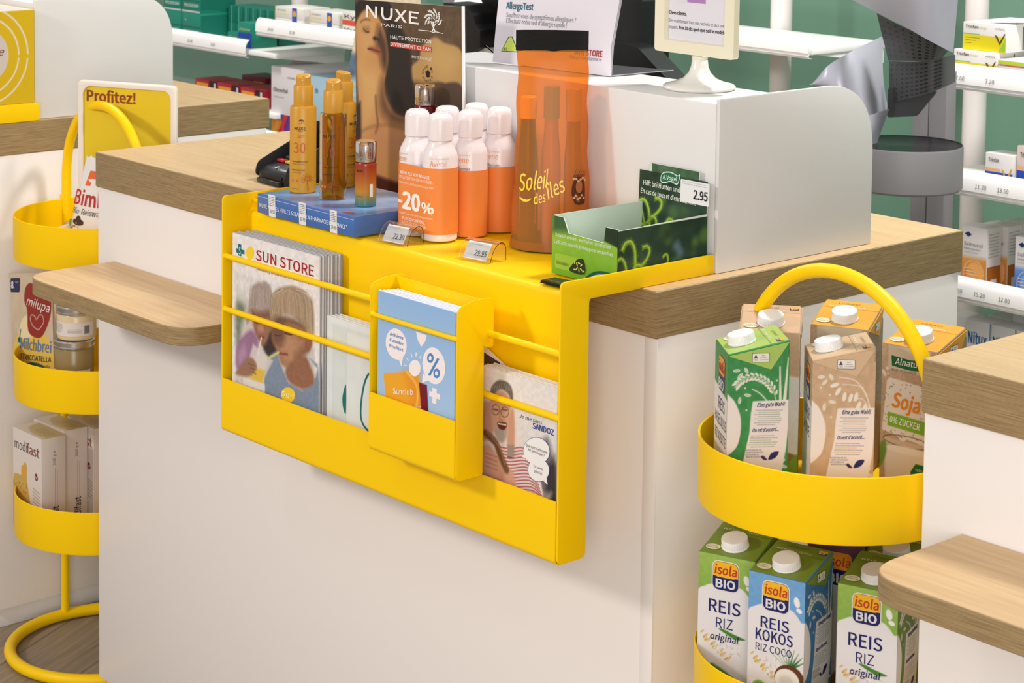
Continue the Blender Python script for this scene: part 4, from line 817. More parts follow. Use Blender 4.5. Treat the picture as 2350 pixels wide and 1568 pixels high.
X0 = -945; V = f(c.X.ravel()+X0, c.Y.ravel(), .0006); xl = -940+(c.Y.ravel()/290)*80; I = (c.X.ravel()+X0 >= xl+1) & (c.X.ravel()+X0 <= -712); a_, b_ = c.X.shape; idx = np.arange(a_*b_).reshape(a_, b_); F = np.stack([idx[:-1, :-1], idx[:-1, 1:], idx[1:, 1:], idx[1:, :-1]], -1).reshape(-1, 4); F = F[I[F].all(1)]; b.add(V, F, 'card', c.C.reshape(-1, 3))
b.build('printed_sheet', t, True); b = MB(); b.prism(P, f, .002, 'acrylic'); b.build('clear_holder', t, True)

t = thing('leaflet_stand', 'white allergy test notice on a small black easel on top of the privacy screen', 'sign', (-.41, .195, .2147))
O = np.array([-.5165, .1790, .2165]); e = np.array([.2185, .0260, 0]); U_ = e/np.linalg.norm(e); N_ = np.array([U_[1], -U_[0], 0]); V_ = np.array([0, 0, 1])-N_*.10; V_ /= np.linalg.norm(V_)
f = flat(O, U_, V_); b = MB(); w_ = 220
c = Cv(220, 156, 1.2, (224, 220, 228), [(500, -120), (1722, -5), (415, 660)]); c.noise(3, 20, 2); c.grad((218, 214, 226), (230, 227, 232)); n = 14
for off, cc in ((.0, (224, 220, 228)), (-.0014, (206, 204, 212)), (-.0026, (190, 188, 196))):
    b.prism([(0+off*300, 0), (219, -1+off*300), (216+off*-900, 40), (224+off*-700, 100), (220, 156), (3, 156)], flat(O-N_*0+N_*off, U_, V_), .0006, 'paper', cc)
K = lambda s_, p, q, h, col, bd=0, **k: b.txt(s_, f, p, q, h, col, bold=bd, m='paper', **k)
cm = Cv(220, 156, 50, (0, 0, 0), [(552, -530), (1777, -387), (415, 662)])
Q = lambda x, y: cm.T([(x, y)])[0]
K('AllergoTest', Q(587, 80), Q(872, 103), 9.2, (40, 104, 124), .05); K('Souffrez-vous de symptômes allergiques ?', Q(582, 172), Q(1310, 243), 6.4, (120, 126, 138)); K("Effectuez notre test d'allergie rapide !", Q(580, 233), Q(1212, 299), 6.4, (120, 126, 138))
K('SUN STORE', Q(1275, 582), Q(1562, 610), 8.4, (168, 34, 40), .04); K("Plus qu'une pharmacie", Q(1230, 625), Q(1550, 655), 5, (110, 120, 150), slant=.15)
b.sh([Q(512, 548), Q(600, 385), Q(640, 385), Q(700, 560)], f, (70, 120, 50), 'paper', .0003); b.sh([Q(522, 540), Q(606, 395), Q(634, 395), Q(690, 550)], f, (206, 224, 110), 'paper', .0005); K('ALL', Q(540, 534), Q(580, 538), 4, (60, 90, 60), .03, off=.0008)
b.build('notice_sheets', t, True)
b = MB(); B_ = O+U_*.219
b.add([O+U_*.05-N_*.004+[0, 0, -.0012], B_-N_*.003+[0, 0, -.0012], B_+U_*.02+[-.015, .115, -.0012], O+U_*.05+[0, .085, -.0012]], [[0, 1, 2, 3]], 'black'); b.add([O+U_*.05-N_*.004+[0, 0, -.0002], B_-N_*.003+[0, 0, -.0002], B_+U_*.02+[-.015, .115, -.0002], O+U_*.05+[0, .085, -.0002]], [[0, 1, 2, 3]], 'dark_metal')
b.tube([B_-N_*.003+[0, 0, -.0004], B_+U_*.02+[-.015, .115, -.0004]], .0008, 'pale_metal', n=6); b.tube([B_+U_*.008+V_*.10, B_+U_*.008+V_*.156], .0012, 'pale_metal', n=8); b.build('easel', t, True)

t = thing('table_sign', 'cream plastic framed notice on a round pedestal foot, on top of the privacy screen', 'sign', (-.139, .2130, .2147))
b = MB(); b.X = Matrix.Translation((-.139, .2130, .2147)); b.lathe([(.0003, .0003), (.0455, .0003), (.0475, .0020), (.0478, .0040), (.0455, .0062), (.034, .0090), (.022, .0140), (.0145, .0220), (.0115, .030), (.0105, .038), (.0095, .0395), (.0003, .0395)], 'gloss', (232, 230, 222), n=56); b.lathe([(.0095, .0385), (.0105, .0400), (.0105, .0430), (.0085, .0450), (.0003, .0450)], 'gloss', (232, 228, 212), n=32); b.build('pedestal', t, True)
O = np.array([-.2105, .2100, .2600]); f = flat(O, (1, 0, 0), (0, 0, 1)); FR = (236, 230, 204)
b = MB(); R1 = rrect(0, 0, 143, 200, 5); R2 = rrect(19, 17, 125, 186, 1.5); A = np.array([f(R1[:, 0], R1[:, 1], 0), f(R1[:, 0], R1[:, 1], .010), f(R2[:, 0]+np.sign(R1[:, 0]-70)*1.5, R2[:, 1]+np.sign(R1[:, 1]-100)*1.5, .010), f(R2[:, 0], R2[:, 1], .0055), f(R2[:, 0], R2[:, 1], 0), f(R1[:, 0], R1[:, 1], 0)]); b.grid(A, 'gloss', FR, cv=True); b.prism(R2, f, -.0025, 'gloss', FR); b.build('frame', t, True)
b = MB(); f = flat(O+np.array([0, -.0030, 0]), (1, 0, 0), (0, 0, 1)); c = Cv(106, 169, 1.0, (222, 220, 228), None)
c.poly([(0, 92), (106, 64), (106, 169), (0, 169)], (224, 190, 30)); c.poly([(0, 74), (14, 66), (60, 60), (106, 70), (106, 60), (0, 60)], (222, 220, 228)); c.poly([(92, 72), (106, 72), (106, 169), (92, 169)], (222, 192, 50)); c.poly([(66, 60), (97, 58), (97, 169), (66, 169)], (214, 210, 226), 1); b.pr(c, f, 'paper', 19, 17)
b.sh([(37, 66), (50, 68), (47, 102), (34, 100)], f, (222, 218, 226), 'paper', .0005); b.sh([(53, 68), (86, 68), (86, 150), (53, 150)], f, (172, 128, 186), 'paper', .0006); b.sh(smooth([(57+14*(1+math.cos(a))*1+(1.2*math.sin(a*7)), 82+19*(1+math.sin(a))+1.2*math.cos(a*5)) for a in np.linspace(0, 2*PI, 19)[:-1]], 3), f, (46, 34, 62), 'paper', .0008)
for k, s_ in enumerate(('PARFUMS', 'MAQUILLAGE', 'SOINS')): b.txt(s_, f, (61 if k != 1 else 58.5, 106-k*8), (81 if k != 1 else 84, 106-k*8), 3.8, (222, 214, 226), m='paper', off=.0010)
b.txt('SUN STORE', f, (92, 78), (113, 78), 3, (190, 60, 60), m='paper', off=.0008); b.sh([(88, 79), (91, 79), (91, 76.5), (93, 76.5), (93, 79), (90, 81)], f, (30, 110, 110), 'paper', .0007)
b.sh([(88, 94), (92, 94), (92, 110), (88, 108)], f, (200, 50, 60), 'paper', .0007)
for s_, y, x1, bd, cc in (('Chers clients,', 50, 52, .05, (44, 44, 50)), ('Dès maintenant tous nos sachets et sacs sont', 39.5, 122, 0, (100, 100, 108)), ('payants.', 31, 37, 0, (100, 100, 108)), ):
    b.txt(s_, f, (20, y), (x1, y), 4.4, cc, bold=bd, m='paper', off=.0006)
b.txt('Prix 10 cts quel que soit le modèle.', f, (39, 31), (123.5, 31), 4.4, (44, 44, 50), bold=.04, m='paper', off=.0006); b.build('printed_notice', t, True)

t = thing('till_monitor', 'black till monitor seen from behind, between the allergy notice and the framed sign', 'monitor', (-.55, .42, 0))
b = MB(); b.prism(poly_round([(-640, 186), (-440, 178), (-428, 196), (-436, 300), (-452, 312), (-452, 420), (-640, 420)], 4, 3), flat((0, .400, 0), (1, 0, 0), (0, 0, 1)), .05, 'black'); b.build('housing', t, True)
b = MB(); b.prism([(-905, 330), (-900, 312), (-824, 206), (-660, 190), (-640, 420), (-905, 420)], flat((0, .452, 0), (1, 0, 0), (0, 0, 1)), .012, 'black', bev=.002); b.build('display_panel', t, True)
b = MB(); b.prism(poly_round([(-560, 0), (-300, 0), (-296, 168), (-340, 200), (-395, 236), (-430, 240), (-560, 190)], 5, 3), flat((0, .352, 0), (1, 0, 0), (0, 0, 1)), .040, 'black'); b.build('stand', t, True)
t = thing('card_printer', 'small rounded black device right of the brown poster', 'device', (-.845, .40, 0))
b = MB(); b.prism(poly_round([(-900, 150), (-806, 196), (-806, 224), (-818, 232), (-824, 250), (-850, 262), (-900, 262)], [0, 2, 2, 2, 6, 6, 3], 4), flat((0, .400, 0), (1, 0, 0), (0, 0, 1)), .05, 'black'); b.build('housing', t, True)
b = MB(); b.prism(poly_round([(-890, 0), (-760, 0), (-760, 178), (-800, 196), (-890, 196)], [0, 0, 30, 20, 4], 8), flat((0, .412, 0), (1, 0, 0), (0, 0, 1)), .03, 'screen_white', bev=.002); b.build('stand', t, True)

t = thing('card_terminal', 'black card payment terminal with privacy shield behind the yellow rack, on oak top', 'payment terminal', (-.8830, .1240, 0), -.05)
BK = (34, 34, 37); b = MB(); b.X = Matrix.Translation((0, 0, 0)); f = lambda X, Y, off=0: np.stack([np.full(len(X), .0395+off), X*.001, Y*.001], 1)
b.prism(poly_round([(-70, 1), (70, 1), (70, 44), (20, 40), (-62, 24), (-70, 17)], [3, 3, 6, 10, 5, 4], 4), f, .079, 'satin', BK, bev=.0015); b.build('body', t)
b = MB()
for sx in (-1, 1):
    P = poly_round([(-74, 8), (-30, 6), (72, 20), (72, 84), (30, 84), (8, 66), (-40, 44), (-70, 30)], [10, 6, 6, 14, 14, 12, 12, 10], 5); f2 = (lambda sx: lambda X, Y, off=0: np.stack([np.full(len(X), sx*.0425+off), X*.001, Y*.001], 1))(sx); b.prism(P, f2, .0022, 'satin', (40, 40, 43), bev=.0006)
b.prism([(-42, 22), (42, 22), (42, 84), (-42, 84)], flat((0, .072, 0), (1, 0, 0), (0, 0, 1)), .002, 'satin', (40, 40, 43)); b.build('privacy_shield', t)
b = MB(); s_ = .195
for k, (x, y, cc) in enumerate([(-.024, -.036, (196, 40, 40)), (0, -.036, (230, 196, 30)), (.024, -.036, (40, 150, 70))]+[(-.024+.024*i, -.020+.014*j, (70, 70, 74)) for j in range(4) for i in range(3)]):
    z = .024+(y+.062)*.196; b.box((x-.009, y-.005, z), (x+.009, y+.005, z+.0042), 'satin', cc, bev=.001)
b.build('keypad', t)
b = MB(); b.box((-.030, -.0715, .010), (.030, -.0698, .0145), 'satin', (8, 8, 8)); b.box((-.032, -.078, .0015), (.032, -.068, .008), 'satin', BK, bev=.001); f = flat((-.01, -.062, .0252), (1, 0, 0), (0, 1, .2))
for P in ([(0, 0), (2, 4), (2, 0)], [(6, -1), (10, -1), (10, 6), (6, 6)], [(14, 0), (16, 4), (16, 0)]): b.sh(P, f, (230, 230, 232), 'satin', .0003)
b.build('card_slot', t)

# ================================================================ milk cartons on the right basket stand
NAVY = (34, 36, 100); CH = .1785
def cartx(kind, front, side, top, label, loc, yaw):
    t = thing('milk_carton', label, 'carton', loc, math.radians(yaw)); h = .035; zf, zb = CH, CH+.0155
    b = MB(); R = [(-h, -h), (h, -h), (h, h), (-h, h)]; Q = []
    for i, p in enumerate(R):
        p = np.array(p); q0 = np.array(R[i-1]); q1 = np.array(R[(i+1) % 4]); e = .0016
        for d in (q0-p, q1-p): Q.append(p+d/np.linalg.norm(d)*e)
    Q = np.array(Q); zt = lambda y: zf+(y+h)/(2*h)*(zb-zf); low = np.c_[Q, np.full(8, .0004)]; hi = np.c_[Q, [zt(q[1])-.001 for q in Q]]; hi2 = np.c_[Q*.975, [zt(q[1]) for q in Q]]
    body = side['bg']; b.grid(np.stack([low, hi, hi2], 1), 'card', body, cu=True); b.add(low[::-1], [list(range(8))], 'card', body); b.add(hi2, [list(range(8))], 'card', top)
    ff = flat((-h, -h, 0), (1, 0, 0), (0, 0, 1)); fs = flat((h, -h, 0), (0, 1, 0), (0, 0, 1)); front['f'](b, ff); side['f'](b, fs)
    for sx in (1, -1):                                              # folded ear on each side
        f2 = fs if sx == 1 else flat((-h, h, 0), (0, -1, 0), (0, 0, 1)); m_ = (lambda x: x) if sx == 1 else (lambda x: 70-x)
        P = [(m_(1), 176.5), (m_(69), 191.5), (m_(49), 161)]; b.prism(P if sx == 1 else P[::-1], lambda X, Y, off=0, f2=f2: f2(X, Y, off+.0012), .0011, 'card', top)
        if sx == 1:
            f3 = lambda X, Y, off=0: fs(X, Y, off+.0014); R_ = rrect(27, 169.5, 47, 180, 1); b.sh(R_, f3, (40, 44, 60), off=0); b.sh(rrect(27.5, 170, 46.5, 179.5, .8), f3, (232, 228, 220), off=.0002)
            b.txt('FSC', f3, (28.5, 171.3), (33.5, 171.3), 2, (40, 44, 60), off=.0004); b.sh([(29, 174), (31, 178.6), (33.4, 174)], f3, (70, 74, 84), off=.0004)
            for k in range(3): b.txt(('MIX', 'Karton aus', 'FSC C014047')[k], f3, ((38, 36.5, 35.5)[k], 176.6-2.4*k), ((42, 44, 45.5)[k], 176.6-2.4*k), 1.2, (60, 64, 76), off=.0004)
    sl = math.atan2(zb-zf, 2*h); ft = flat((-h, -h, zf+.0003), (1, 0, 0), (0, math.cos(sl), math.sin(sl)))
    b.sh([(0, 50), (70, 50), (70, 50.5), (0, 50.5)], ft, tuple(int(v*.8) for v in top), off=.0002); b.txt(kind['topline'], ft, (8, 52.5), (52, 52.5), 3.2, (236, 234, 210), off=.0004); b.txt('L 12.08.24 A17', ft, (18, 61), (44, 61), 3, (46, 44, 40), off=.0004)
    if kind.get('logo', 1): b.sh(rrect(56, 58, 67, 66, 1.5), ft, (238, 176, 50), off=.0004); b.sh(rrect(56, 58, 67, 62, 1), ft, NAVY, off=.0005); b.txt('BIO', ft, (57.5, 58.8), (65.5, 58.8), 2.4, (236, 232, 222), off=.0007, bold=.03)
    b.sh(ellp(12, 13, 9, 6, n=20), ft, (226, 222, 190), off=.0004); b.txt('I am a', ft, (7, 14.5), (16, 14.5), 2, (60, 90, 50), off=.0006); b.txt('BIO-based cap!', ft, (5, 11), (19, 11), 2, (60, 90, 50), off=.0006)
    b.build('carton_body', t)
    cc = np.array([0, -.012, zf+(h-.012)/(2*h)*(zb-zf)]); Mx = Matrix.Translation(cc) @ Matrix.Rotation(sl, 4, 'X'); b = MB(); b.X = Mx; n = 72
    r = np.where(np.arange(n) % 2, .0152, .0157); th = np.linspace(0, 2*PI, n, endpoint=False); G = []
    for rr, z in ((r*0+.0163, .0002), (r*0+.0163, .0012), (r, .0014), (r, .0098), (r*0+.0148, .0108), (r*0+.0120, .0110), (r*0+.0002, .0108)): G.append(np.stack([rr*np.cos(th), rr*np.sin(th), np.full(n, z)], 1))
    b.grid(np.swapaxes(np.array(G), 0, 1), 'satin', (240, 238, 236), cu=True); b.build('screw_cap', t); return t

def art(key, fn, w=70, h=178, res=.75):
    if key not in _tc: c = Cv(w, h, res, (0, 0, 0)); fn(c); _tc[key] = c
    return _tc[key]
def front_isola(col, col2, lines, extra):
    def f(b, ff):
        def a(c):
            c.grad(col2, col, 1); c.noise(5, 4, 3)
            c.poly([(0, 133), (8, 139), (16, 143), (34, 146), (52, 144), (60, 139), (66, 132), (74, 124), (74, 40), (66, 12), (44, 4), (20, 3), (4, 14), (-4, 40), (-4, 110)], (228, 224, 224), .3, sm=4)
            for k in range(22): c.ell(6+k*1.6+1.5*math.sin(k), 82-k*1.15+2.8*math.cos(k*2.1), 2.9, 1.2, ((216, 186, 120), (196, 158, 92), (224, 200, 146))[k % 3], 40+20*math.sin(k))
            for k in range(26): c.ell(38+15*math.sin(k*1.7), 74+9*math.cos(k*2.3), 3.4, .9, ((238, 234, 228), (206, 202, 196))[k % 2], k*37)
            c.ell(60, 154, 3.6, 6, (236, 234, 232), 15); c.ell(63, 145, 3.8, 2.6, (236, 234, 232), -20); c.ell(10, 52, 8, 3.6, (236, 234, 232), -15); c.ell(40, 44, 3, 5.5, (230, 230, 226), 10)
            if extra == 'coco':
                for k in range(9):
                    A = math.radians(150-k*15); c.poly([(50+3*math.cos(A-.3), 78), (52+24*math.cos(A), 78+22*math.sin(A)), (54+5*math.cos(A+.3), 77)], ((54, 118, 50), (36, 96, 44))[k % 2], .2)
                c.ell(53, 64, 19, 17, (96, 62, 38)); c.ell(50, 62, 15.5, 14, (236, 232, 224)); c.ell(49, 61, 9, 7.5, (214, 208, 198), 0, 2); c.ell(16, 48, 9, 7, (110, 170, 50), 0, 1)
            else:
                c.poly([(26, 92), (36, 87), (48, 83), (60, 85), (44, 89), (34, 92)], (70, 130, 50), .2, sm=3); c.poly([(0, 50), (30, 46), (52, 34), (70, 30), (70, 0), (0, 0)], col2, 1, sm=3); c.ell(12, 52, 9, 4, (236, 234, 232), 10)
        b.pr(art(('front', col, extra), a), ff)
        R_ = rrect(18, 138, 50, 171, 7, 7); b.sh(rrect(16.8, 136.8, 51.2, 172.2, 8, 7), ff, (228, 222, 212), off=.0004); b.sh(R_, ff, NAVY, off=.0006); up = rrect(18.3, 153, 49.7, 170.7, 6.8, 7); b.sh(up, ff, (240, 182, 44), off=.0008); b.sh([(18.3, 154), (49.7, 154), (49.7, 162), (18.3, 162)], ff, (240, 182, 44), off=.0009)
        b.txt('isola', ff, (20.5, 156.5), (47.5, 156.5), 10.6, (190, 56, 34), bold=.04, slant=.12, off=.0012); b.txt('BIO', ff, (22.5, 141), (46, 141), 9.6, (222, 222, 222), bold=.10, off=.0010)
        for s_, y, x0, x1, hh, bd in lines: b.txt(s_, ff, (x0, y), (x1, y), hh, NAVY, bold=bd, off=.0006, slant=.15 if s_.islower() else 0)
    return {'f': f}
def side_isola(bg, accent, ear='rice'):
    def f(b, fs):
        def a(c):
            c.C[:] = bg; c.noise(7, 5, 5); c.poly([(-6, 132), (4, 130), (11, 120), (16, 104), (15, 84), (9, 70), (-6, 66)], (232, 222, 214), .2, sm=4)
            L = (226, 222, 206)
            if ear == 'rice':
                q = smooth([(56, 124), (51, 139), (41, 149), (28, 153), (15, 148), (8, 141)], 6, False); c.line(q, .8, L)
                for k in range(4, 30):
                    d = q[min(k+1, len(q)-1)]-q[k-1]; A = math.degrees(math.atan2(d[1], d[0])); n_ = np.array([-d[1], d[0]])/np.linalg.norm(d)*2.7*(1 if k % 2 else -1); (c.ell(*(q[k]+n_), 2.9, 1.35, L, A+32*(1 if k % 2 else -1)) if k < 30 else None)
                c.poly([(59, 122), (58.5, 164), (60, 164), (62, 122)], L); c.poly([(63, 122), (68, 174), (69, 174), (67, 122)], L); c.line([(46, 124), (38, 133), (28, 139)], 1.2, L, sm=4)
            else:
                c.line([(66, 122), (60, 140), (48, 156), (30, 160)], 1, L, sm=5); c.line([(64, 124), (56, 136), (46, 134)], .8, L, sm=4); c.line([(65, 124), (56, 148), (34, 152)], .8, L, sm=4)
                for (x, y, A) in ((25, 151, 20), (29, 144, 60), (36, 138, 80), (43, 137, 75), (49, 138, 80), (52, 128, 70), (59, 125, 85)): c.poly(ellp(x, y, 5.2, 2.2, A), L)
            for (x, y, A) in ((10, 160, 5), (14, 154, 45), (21, 160, -60), (14, 126, 85), (23, 132, -10), (64, 56, 30), (66, 50, -20)): c.ell(x, y, 4.0, 1.8, L, A); c.line([(x-2.6*math.cos(math.radians(A)), y-2.6*math.sin(math.radians(A))), (x+2.6*math.cos(math.radians(A)), y+2.6*math.sin(math.radians(A)))], .4, bg)
            for x, y in ((10, 148), (20, 140), (56, 148), (22, 115)): c.ell(x, y, 1.0, 1.0, L)
            c.poly([(29, 125), (70, 126), (70, 96), (68, 70), (64, 46), (60, 20), (14, 20), (18, 50), (22, 70), (26, 90), (27, 110)], (232, 222, 216), .2)
            for k in range(8): c.fine((31+2*(k % 2), 114.5-k*2.35), (66-(k % 3)*2, 114.5-k*2.35), 0, 1, ((120, 118, 130), accent)[k in (1, 4)], .75, .75, k+3)
            for k in range(6): c.fine((25+(k % 2), 85.5-k*2.5), (63-(k % 3)*2, 85.5-k*2.5), 0, 1, ((120, 118, 130), accent)[k in (2, 4)], .75, .75, k+13)
            c.poly([(48, 58), (56, 60), (60, 67), (52, 66)], NAVY, 0, sm=3); c.poly([(47, 58), (42, 63), (40, 61), (43, 58)], NAVY, 0, sm=3)
        b.pr(art(('side', bg, ear), a), fs)
        b.txt('Eine gute Wahl!', fs, (34, 118.6), (65, 119.4), 4.4, NAVY, bold=.04, slant=.25); b.txt("On est d'accord...", fs, (29, 90), (59, 91), 4, NAVY, bold=.04, slant=.25)
        for k, s_ in enumerate(('ENTDECKEN SIE DIE', 'HEIMAT VON ISOLA BIO!', 'DÉCOUVREZ LA', "MAISON D'ISOLA BIO!")): b.txt(s_, fs, (22+(k % 2), 68.5-k*2.5), (22+(18, 20, 15, 19)[k], 68.5-k*2.5), 1.7, (50, 54, 100))
    return {'bg': bg, 'f': f}
def front_text(bg, rows):
    def f(b, ff):
        def a(c):
            c.C[:] = (226, 222, 218); c.poly([(0, 132), (70, 126), (70, 180), (0, 180)], bg, 1); c.noise(4, 4, 2); c.poly([(20, 0), (60, 8), (70, 30), (50, 36), (34, 20)], (150, 110, 60), 1, sm=3); c.poly([(50, 0), (70, 4), (70, 34), (60, 24)], (120, 160, 50), 1, sm=3)
        b.pr(art(('ft', bg), a), ff); b.sh(rrect(22, 128, 56, 168, 7), ff, NAVY, off=.0004); b.sh(rrect(22.5, 147, 55.5, 167.5, 6.5), ff, (232, 150, 40), off=.0006)
        b.txt('isola', ff, (25, 151), (53, 151), 11, (190, 56, 34), bold=.03, slant=.12, off=.0009); b.txt('BIO', ff, (26, 131), (52, 131), 11, (222, 222, 222), bold=.1, off=.0008)
        for s_, y, x0, x1, hh in rows: b.txt(s_, ff, (x0, y), (x1, y), hh, NAVY)
    return {'f': f}
GREEN = (58, 138, 74); LIME = (166, 194, 96); OLIVE = (118, 150, 52); TAN = (196, 164, 130); KR = (186, 160, 132)
Z1, Z2 = -.2052, -.4517
cartx({'topline': 'REIS HASELNUSS'}, front_text(GREEN, (('REIS', 106, 24, 58, 14), ('HASELNUSS', 88, 6, 66, 12), ('RIZ NOISETTE', 70, 8, 66, 11))), side_isola(GREEN, (110, 170, 90)), LIME, 'dark green rice milk carton with light green top, front left of the top basket', (.178, -.024, Z1), -35.4)
cartx({'topline': 'HAFER'}, front_text(TAN, (('HAFER', 106, 12, 58, 14), ('AVOINE', 88, 12, 58, 12))), side_isola(TAN, (206, 160, 90), 'oat'), (206, 176, 140), 'beige oat milk carton with white screw cap, front centre of the top basket', (.260, .031, Z1), -42)
cartx({'topline': 'HAFER NATUR'}, front_text(TAN, ()), side_isola(TAN, (206, 160, 90), 'oat'), (204, 170, 136), 'beige carton standing behind the dark green carton in the top basket', (.123, .069, Z1), 40)
def front_soja(b, ff):
    def a(c):
        c.C[:] = KR; c.noise(9, 2, 4); c.noise(6, 20, 5); c.poly([(8, 178), (8, 150), (62, 148), (62, 178)], (206, 192, 168), .2)
        c.poly([(2, 78), (7, 137), (11, 140), (56, 136), (60, 132), (58, 68), (34, 72), (28, 66), (22, 74)], (226, 218, 208), .2); r = np.random.RandomState(2)
        for k in range(150): x, y = 4+54*r.rand(), 72+66*r.rand(); (c.ell(x, y, .8, .4, (110, 92, 74), 90*r.rand()) if (x < 13 or x > 48 or y > 126 or y < 82) else None)
        c.poly([(9, 84), (60, 80), (60, 96), (9, 100)], (124, 178, 52), .2); c.ell(3, 144, 2.2, 4.5, (226, 216, 204), 30); c.ell(7, 150, 2, 2, (226, 216, 204)); c.ell(8, 144, 1.2, 1.2, (226, 216, 204))
        c.poly([(4, 70), (8, 0), (62, 0), (66, 68)], (204, 188, 166), .4); c.poly([(6, 60), (10, 0), (60, 0), (64, 60)], (228, 220, 210), 1); c.line(ellp(35, 69, 31, 6.5), .9, (96, 78, 62), .2); c.ell(35, 59, 28, 4.5, (236, 230, 222), 0, .6); c.poly([(40, 36), (46, 46), (70, 46), (70, 14), (40, 14)], (30, 112, 66), .2)
        c.poly([(0, 34), (8, 50), (7, 66), (0, 60)], (110, 150, 60), 1, sm=3)
    b.pr(art('soja', a), ff); b.sh([(12, 166), (13, 154), (36, 152), (56, 154), (56, 166), (36, 164)], ff, (24, 100, 62), off=.0004); b.txt('Alnatura', ff, (17, 156.5), (53, 156.5), 7, (236, 234, 226), bold=.03, slant=.2, off=.0006); b.txt('BIO-PIONIER', ff, (13, 148.5), (44, 148.5), 2.6, (90, 76, 60), off=.0006)
    b.txt('Soja', ff, (14, 107), (48, 104.5), 17, (222, 138, 40), bold=.07, slant=.15, off=.0006); b.txt('0% ZUCKER', ff, (12, 88.5), (50, 85.5), 7.5, (240, 238, 226), bold=.03, off=.0006); b.txt('VERPACKT', ff, (46, 38), (64, 37), 3, (226, 222, 210), off=.0006)
def side_soja(b, fs):
    def a(c):
        c.C[:] = (160, 138, 114); c.noise(8, 2, 7)
        for k in range(20): c.fine((12, 140-k*4), (58, 140-k*4), 0, 1, (84, 72, 60), 1, .8, k)
    b.pr(art('sojas', a, res=1.2), fs)
SO = {'bg': (160, 138, 114), 'f': side_soja}; FR_ = {'f': front_soja}; OT = (226, 164, 50)
cartx({'topline': 'SOJA OHNE ZUCKER', 'logo': 0}, FR_, SO, OT, 'kraft brown soy drink carton with orange top, right side of the top basket', (.290, .145, Z1), 10)
cartx({'topline': 'SOJA OHNE ZUCKER', 'logo': 0}, FR_, SO, OT, 'orange-topped brown carton at the back of the top basket, behind the beige one', (.168, .154, Z1), 25)
LG, DG = (150, 184, 84), (88, 138, 46); RT = (118, 142, 50)
FRI = front_isola(LG, DG, (('REIS', 111, 14, 53, 14.5, .03), ('RIZ', 93, 23, 44, 12, 0), ('original', 78.5, 16, 51, 7.5, .03)), 'rice'); SRI = side_isola((104, 132, 70), (120, 150, 80))
cartx({'topline': 'REIS · RIZ'}, FRI, SRI, RT, 'green and white rice milk carton at the left of the middle basket', (.1455, -.003, Z2), 19)
cartx({'topline': 'REIS KOKOS · RIZ COCO'}, front_isola((112, 164, 210), (96, 150, 200), (('REIS', 117, 16, 51, 12.5, .03), ('KOKOS', 102, 10, 56, 12.5, .03), ('RIZ COCO', 89.5, 10, 55, 8.5, 0)), 'coco'), side_isola((70, 120, 168), (90, 140, 190)), RT, 'light blue coconut rice milk carton at the front of the middle basket', (.228, -.006, Z2), 14.7)
cartx({'topline': 'REIS · RIZ'}, FRI, SRI, RT, 'green and white rice milk carton partly hidden by the rounded oak ledge', (.315, .042, Z2), 19)
cartx({'topline': 'RIZ AMANDE'}, FRI, SRI, RT, 'green-topped rice milk carton at the back right of the middle basket', (.284, .120, Z2), 14)
cartx({'topline': 'CHOCOLAT'}, front_text((110, 70, 90), ()), side_isola((104, 70, 84), (150, 110, 120)), (96, 62, 76), 'purple carton at the back of the middle basket, only its top edge visible', (.196, .128, Z2), 20)

# ================================================================ contents of the left basket stand
ZB1, ZB2, ZB3 = -.2132, -.4597, -.7062
t = thing('framed_sign', 'white framed yellow notice reading Profitez standing in the upper left basket', 'sign', (-1.47, .148, ZB1), math.radians(27)); b = MB(); f = flat((-.1, 0, .001), (1, 0, 0), (0, 0, 1)); FR = (238, 230, 220)
R1 = rrect(0, 0, 200, 302, 9, 6); R2 = rrect(10, 10, 190, 292, 16, 6); R3 = rrect(4, 4, 196, 298, 7, 6); A = np.array([f(R1[:, 0], R1[:, 1], -.004), f(R1[:, 0], R1[:, 1], .003), f(R3[:, 0], R3[:, 1], .0045), f(R2[:, 0], R2[:, 1], .003), f(R2[:, 0], R2[:, 1], -.001)]); b.grid(A, 'satin', FR, cv=True); b.prism(R1, lambda X, Y, off=0: f(X, Y, off-.003), .002, 'satin', FR); b.build('frame', t)
b = MB(); f2 = lambda X, Y, off=0: f(X, Y, off-.0005); b.prism(R2, f2, .001, 'card', (226, 196, 36)); c = Cv(150, 100, 3, (226, 196, 36)); b.txt('Profitez!', f2, (17, 265), (116, 265), 19, (138, 62, 40), bold=.07); b.build('printed_insert', t)

t = thing('rice_cake_bag', 'white snack bag with orange tab and cartoon face in the upper left basket', 'snack bag', (-1.424, .066, ZB1), math.radians(12)); b = MB(); n = 14; G = []
for i in range(n+1):
    v = i/n; w2 = .062-.030*max(0, v-.35)/.65; d = .024*(1-v**2.2)+.0012; row = []
    for k in range(28): a = 2*PI*k/28; row.append((w2*np.sign(math.cos(a))*abs(math.cos(a))**.6, d*np.sign(math.sin(a))*abs(math.sin(a))**.8, .0005+.183*v+.002*math.sin(k*2+i)))
    G.append(row)
b.grid(np.array(G), 'gloss', (232, 228, 224), cv=True); f = lambda X, Y, off=0: np.stack([np.asarray(X)*.001*(1-.45*np.maximum(0, np.asarray(Y)/183-.35)/.65), -(.024*(1-(np.asarray(Y)/183)**2.2)+.0018+off)*np.abs(np.cos(np.asarray(X)/62*1.35))**.35, np.asarray(Y)*.001+.0005], 1)
b.txt('Bimbo', f, (-58, 100), (64, 100), 25, (190, 44, 40), bold=.06); b.txt('Bio-Reiswaffeln', f, (-56, 84), (56, 84), 10, (60, 54, 50), slant=.2); b.sh([(-30, 134), (30, 134), (26, 160), (-22, 160)], f, (226, 106, 52))
